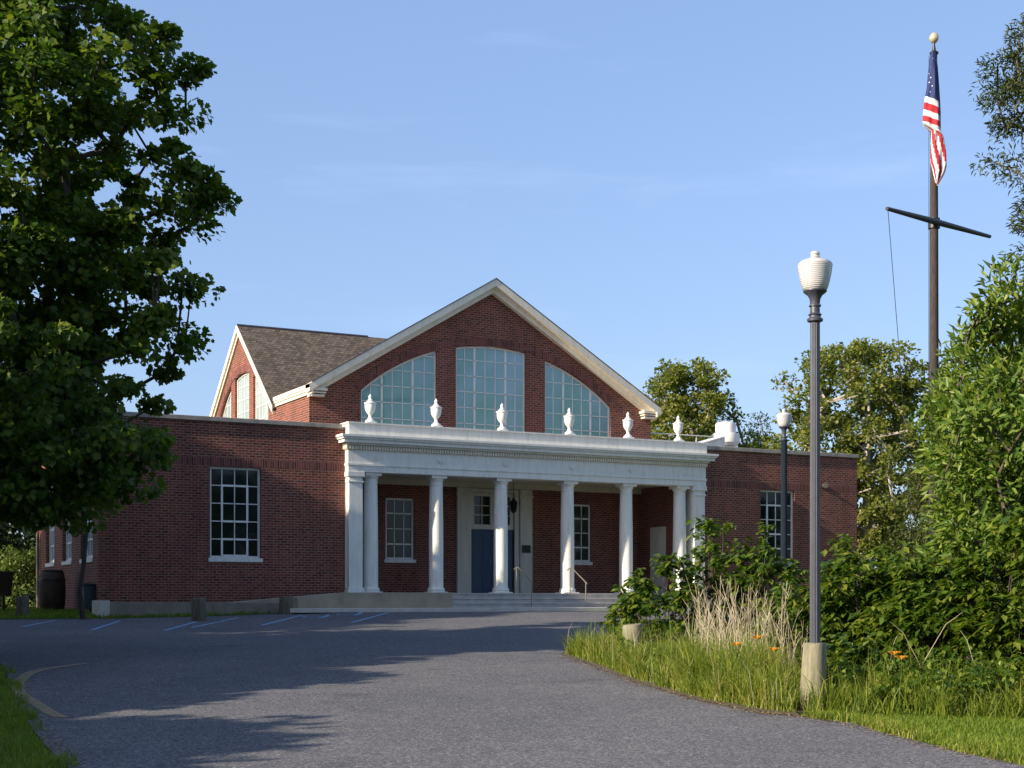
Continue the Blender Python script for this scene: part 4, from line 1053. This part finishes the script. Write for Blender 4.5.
# tall grass of the island
isl = [(.95, 26.6), (1.12, 25.9), (1.52, 23.8), (1.95, 21.3), (2.55, 19.1), (3.08, 17.95), (3.45, 17.6), (3.5, 19), (4.2, 21), (4.4, 24), (4, 27), (2.6, 28), (1.3, 27.2)]
grass('tall_grass', isl, 42000, .29, .010, M['grass'], 'long bright green meadow grass on the drive island', 61, clump=700, bend=1.3, hvar=.45, hfun=tuft)
grass('seeding_grass', isl, 500, .50, .006, M['reed'], 'thin straw coloured seed stalks among the island grass', 67, bend=.8, hfun=tuft)
grass('tall_grass', [(2.3, 20.6), (3.0, 18.3), (3.5, 17.9), (3.7, 20), (3.4, 22.5), (2.4, 23)], 12000, .42, .011, M['grass'], 'taller grass tufts below the dry reeds', 62, clump=190, bend=1.1, hvar=.45, hfun=tuft)
grass('bank_grass', [(3.55, 17.5), (5, 17.0), (7.2, 16.6), (9, 17.5), (9, 19.5), (3.7, 19.4)], 22000, .30, .011, M['grass'], 'rough long grass along the foot of the right shrubs', 63, clump=420, bend=1.3, hvar=.5, hfun=tuft)
turf_r = [(3.5, 17.35), (4.02, 16.55), (4.35, 15), (4.86, 13.7), (5.4, 11.5), (9, 11.5), (9, 17.6), (6, 17.2), (3.8, 17.7)]
grass('mown_grass', turf_r, 75000, .055, .010, M['turf'], 'short mown grass verge at lower right', 64, bend=.8)
edge_l = [(-3.75, 11), (-3.95, 13.5), (-4.65, 15), (-5.35, 16.6), (-6.38, 19.1), (-7.85, 23.1), (-8.6, 23.1), (-7.1, 19.1), (-6.0, 16.6), (-5.2, 15), (-4.5, 13.5), (-4.3, 11)]
grass('edge_tufts', edge_l, 4500, .10, .010, M['turf'], 'ragged grass tufts creeping over the left edge of the drive', 68, clump=70, bend=1.2, hvar=.5)
edge_r = [(3.4, 17.3), (3.9, 16.5), (4.2, 15), (4.7, 13.7), (5.1, 12.5), (5.5, 12.5), (5.0, 13.9), (4.5, 15.2), (4.2, 16.8), (3.6, 17.6)]
grass('edge_tufts', edge_r, 3500, .09, .009, M['grass'], 'ragged grass tufts creeping over the right edge of the drive', 69, clump=60, bend=1.2, hvar=.5)
turf_l = [(-3.55, 9.5), (-4.14, 13.5), (-4.85, 15), (-5.53, 16.6), (-6.55, 19.1), (-8.05, 23.1), (-9.4, 26.4), (-14, 28), (-14, 9.5)]
grass('mown_grass', turf_l, 90000, .06, .010, M['turf'], 'grass verge at lower left of the drive', 65, bend=.9)
grass('lawn_grass', [(-20, 37.3), (-13, 37.8), (-10.7, 38.1), (-8.6, 39.0), (-7.2, 40.0), (-6.4, 41.0), (-9.9, 41.0), (-13, 46), (-20, 50)], 26000, .09, .03, M['turf'], 'mown lawn strip before the left brick wing', 66, bend=.8)

def weeds(name, poly, n, h, L, label, seed):
    rg = np.random.default_rng(seed); xs = [p[0] for p in poly]; ys = [p[1] for p in poly]
    q = np.c_[rg.uniform(min(xs), max(xs), n*6), rg.uniform(min(ys), max(ys), n*6)]; q = q[in_poly(q, poly)][:n]
    cl = [np.array([*site(a, b), gf(b)+h*rg.random()**.7]) for a, b in q]
    c, ax, nr, Ls = foliage(cl, .13, 26, L, .6, rg, .2, .7, up=.8, jitter=1.2)
    o = leaves_mesh(name, c, ax, nr, Ls, .6, 'oval', M['knot']); tag(o, label, kind='stuff')
weeds('ground_weeds', [(1.6, 25), (2.1, 21.6), (2.8, 19.2), (3.3, 18.3), (3.6, 20), (3.4, 26)], 150, .34, .075, 'broad leaved weeds mixed in the island grass', 71)
weeds('bank_weeds', [(3.75, 18.0), (5, 17.4), (8.5, 17.0), (8.5, 19), (3.8, 19.4)], 330, .5, .085, 'broad leaved weeds along the foot of the right shrubs', 72)
# leaf litter and grit on the drive beside the verges
rg = np.random.default_rng(9); P = []
eb = np.array([(1.0, 26), (1.43, 23.8), (1.87, 21.3), (2.46, 19.1), (3.02, 17.8), (3.43, 17.4), (3.95, 16.6), (4.29, 15), (4.8, 13.7)]); el = np.array([(-4.09, 13.5), (-4.8, 15), (-5.48, 16.6), (-6.5, 19.1), (-8.0, 23.1)])
for E_, sg, n_ in ((eb, -1, 1500), (el, 1, 500)):
    for k in range(n_):
        i = rg.integers(0, len(E_)-1); t = rg.random(); q = E_[i]*(1-t)+E_[i+1]*t; P.append((q[0]+sg*abs(rg.normal(0, .13)), q[1]+rg.normal(0, .05)))
for k in range(160): P.append((rg.uniform(-5, 3), rg.uniform(13, 30)))
c = np.array([[*site(a, b), gf(b)+.014] for a, b in P]); N = len(c)
ax = np.c_[rg.normal(size=(N, 2)), np.zeros(N)+.05]; nr = np.c_[rg.normal(0, .15, (N, 2)), np.ones(N)]
o = leaves_mesh('leaf_litter', c, ax, nr, .035*(.5+rg.random(N)), .6, 'oval', M['litter']); tag(o, 'dry brown leaf bits scattered along the edges of the drive', kind='stuff')
# dry reeds: leaning pale stalks
rg = np.random.default_rng(77); rm = MB()
for k in range(190):
    r = rg.uniform(2.75, 4.35); f = rg.uniform(20.3, 23.6)
    if r > 4.0 and rg.random() < .5: continue
    x_, y_ = site(r, f); z = gf(f); h = rg.uniform(.75, 1.55)*(1.0 if r < 3.9 else .75); a = rg.uniform(0, 6.28); ln = rg.uniform(0, .28)*h
    p1 = (x_+ln*.35*math.cos(a), y_+ln*.35*math.sin(a), z+h*.55); p2 = (x_+ln*math.cos(a), y_+ln*math.sin(a), z+h)
    q = rg.uniform(.004, .0075)
    rm.tube([(x_, y_, z), p1, p2], [q, q*.8, q*.45], 4)
    for s_ in range(rg.integers(1, 4)):
        t = rg.uniform(.5, .95); bp = np.array(p1)+(np.array(p2)-np.array(p1))*max(0, (t-.55)/.45); b2 = rg.uniform(0, 6.28)
        rm.tube([bp, bp+np.array([.10*math.cos(b2), .10*math.sin(b2), .14])], [.004, .002], 3)
rm.smooth = False
tag(rm.build('dry_reeds', M['reed']), 'pale dead stalks standing in front of the shrubs', kind='stuff')
rm = MB()
for (r, f, h, a, ln) in [(5.1, 18.9, 1.25, 0.2, .75), (5.55, 19.2, 1.1, 2.9, .6), (6.1, 18.9, 1.0, 2.6, .35), (4.9, 19.2, .9, .6, .2), (6.9, 18.7, 1.1, 1.8, .25), (7.1, 18.9, 1.2, 2.6, .3), (6.6, 19, .95, .4, .2)]:
    x_, y_ = site(r, f); z = gf(f); dx = U[0]*math.cos(a); dy = V[0]*math.cos(a)
    rm.tube([(x_, y_, z), (x_+dx*ln*.35, y_+dy*ln*.35, z+h*.45), (x_+dx*ln*.7, y_+dy*ln*.7, z+h*.8), (x_+dx*ln, y_+dy*ln, z+h*.93)], [.006, .005, .004, .002], 4)
tag(rm.build('bare_twigs', M['reed']), 'bare pale twigs crossing before the dark shrub base', kind='stuff')
# daylilies
for i, (px, f, h, lab) in enumerate([(735, 18.9, .72, 'orange daylily in the grass left of the others'), (756, 19.3, .78, 'orange daylily below the dry reeds'), (772, 18.8, .66, 'orange daylily nearest the lamp footing'), (900, 18.0, .62, 'orange daylily right of the lamp below the knotweed'), (893, 18.2, .66, 'orange daylily close beside the one right of the lamp')]):
    x_, y_ = site((px-512)/1460*f, f); z = gf(f)
    t = thing('daylily', lab, 'flower', (x_, y_, z), 'orange daylilies in the long grass')
    MB().tube([(0, 0, 0), (.02, 0, h*.6), (.03, .01, h)], [.006, .005, .004], 5).build('stem', M['knot'], t)
    pm = MB()
    for k in range(6):
        a = k*math.pi/3; ca, sa = math.cos(a), math.sin(a)
        pm.add([(.03, .01, h), (.03+.05*ca-.022*sa, .01+.05*sa+.022*ca, h+.05), (.03+.05*ca+.022*sa, .01+.05*sa-.022*ca, h+.05), (.03+.095*ca, .01+.095*sa, h+.045)], [(0, 1, 3), (0, 3, 2)])
    pm.build('petals', M['flower'], t)

# distant woods closing the horizon all round
rg = np.random.default_rng(5); cl = []
for a in np.linspace(0, 2*math.pi, 420, endpoint=False):
    R0 = rg.uniform(125, 165); x_ = CAMX+R0*math.cos(a); y_ = CAMY+R0*math.sin(a)
    for k in range(4): cl.append(np.array([x_+rg.normal(0, 2), y_+rg.normal(0, 2), gxy(x_, y_)+rg.uniform(.5, 6.5)]))
for a in np.linspace(math.radians(150), math.radians(345), 170):
    for k in range(5):
        R0 = rg.uniform(52, 66); r_, f_ = R0*math.cos(a), R0*math.sin(a)
        x_, y_ = site(r_, f_); cl.append(np.array([x_, y_, gf(f_)+rg.uniform(.5, 13)]))
c, ax, nr, Ls = foliage(cl, 2.6, 36, 1.0, .8, rg, .2, .8, cen=np.array([CAMX, CAMY, 0.]))
o = leaves_mesh('distant_woods', c, ax, nr, Ls, .8, 'oval', M['dark']); tag(o, 'far belt of dark green woods behind everything', kind='stuff')

# ================================================================== LIGHT, SKY, CAMERA
TH = 3.8; EL = 25.0
w = bpy.data.worlds.new('World'); scene.world = w; w.use_nodes = True
nt = w.node_tree; nt.nodes.clear()
out = nt.nodes.new('ShaderNodeOutputWorld'); bg = nt.nodes.new('ShaderNodeBackground'); sky = nt.nodes.new('ShaderNodeTexSky')
sky.sky_type = 'NISHITA'; sky.sun_disc = False; sky.sun_elevation = R_(EL)
sky.sun_rotation = math.atan2(-math.cos(R_(TH)), -math.sin(R_(TH))) % (2*math.pi)
sky.air_density = 1.0; sky.dust_density = 1.6; sky.ozone_density = 1.3; sky.altitude = 0
# thin cirrus streaks
tc = nt.nodes.new('ShaderNodeTexCoord'); mp = nt.nodes.new('ShaderNodeMapping'); mp.inputs['Rotation'].default_value = (0, R_(6), R_(20)); mp.inputs['Scale'].default_value = (1.2, 1.2, 9)
nt.links.new(tc.outputs['Generated'], mp.inputs[0])
nz = nt.nodes.new('ShaderNodeTexNoise'); nz.inputs['Scale'].default_value = 1.6; nz.inputs['Detail'].default_value = 7; nz.inputs['Roughness'].default_value = .6
nt.links.new(mp.outputs[0], nz.inputs['Vector'])
rp_ = nt.nodes.new('ShaderNodeValToRGB'); rp_.color_ramp.elements[0].position = .55; rp_.color_ramp.elements[0].color = (0, 0, 0, 1); rp_.color_ramp.elements[1].position = .85; rp_.color_ramp.elements[1].color = (.22, .22, .22, 1)
nt.links.new(nz.outputs['Fac'], rp_.inputs[0])
mx = nt.nodes.new('ShaderNodeMix'); mx.data_type = 'RGBA'; mx.inputs[7].default_value = (5.6, 6.6, 9.2, 1)
nt.links.new(rp_.outputs[0], mx.inputs[0]); tint = nt.nodes.new('ShaderNodeMix'); tint.data_type = 'RGBA'; tint.blend_type = 'MULTIPLY'; tint.inputs[0].default_value = 1; tint.inputs[7].default_value = (1.03, 1.05, 1.16, 1)
nt.links.new(sky.outputs[0], tint.inputs[6]); ev = nt.nodes.new('ShaderNodeMix'); ev.data_type = 'RGBA'; ev.inputs[0].default_value = .45; ev.inputs[7].default_value = (1.75, 2.70, 4.65, 1)
nt.links.new(tint.outputs[2], ev.inputs[6]); nt.links.new(ev.outputs[2], mx.inputs[6]); nt.links.new(mx.outputs[2], bg.inputs[0])
bg.inputs[1].default_value = .10
nt.links.new(bg.outputs[0], out.inputs[0])
sd = bpy.data.lights.new('sun', 'SUN'); sd.energy = 4.8; sd.angle = R_(.53); sd.color = (1, .86, .68)
so = bpy.data.objects.new('sun', sd); COL.objects.link(so)
dirv = Vector((-math.cos(R_(TH))*math.cos(R_(EL)), -math.sin(R_(TH))*math.cos(R_(EL)), math.sin(R_(EL))))
so.rotation_euler = dirv.to_track_quat('Z', 'Y').to_euler(); so.location = (-20, -10, 30)

cam = bpy.data.cameras.new('camera'); co_ = bpy.data.objects.new('camera', cam); COL.objects.link(co_)
cam.sensor_width = 36; cam.lens = 1460/1024*36; cam.shift_y = 215/1024; cam.clip_end = 6000; cam.clip_start = .1
co_.location = (CAMX, CAMY, EYE); co_.rotation_euler = (R_(90), 0, -math.atan2(U[1], V[1]))
scene.camera = co_
scene.view_settings.view_transform = 'Standard'; scene.view_settings.look = 'None'; scene.view_settings.exposure = .95; scene.view_settings.gamma = 1
scene.cycles.max_bounces = 6; scene.cycles.transparent_max_bounces = 6
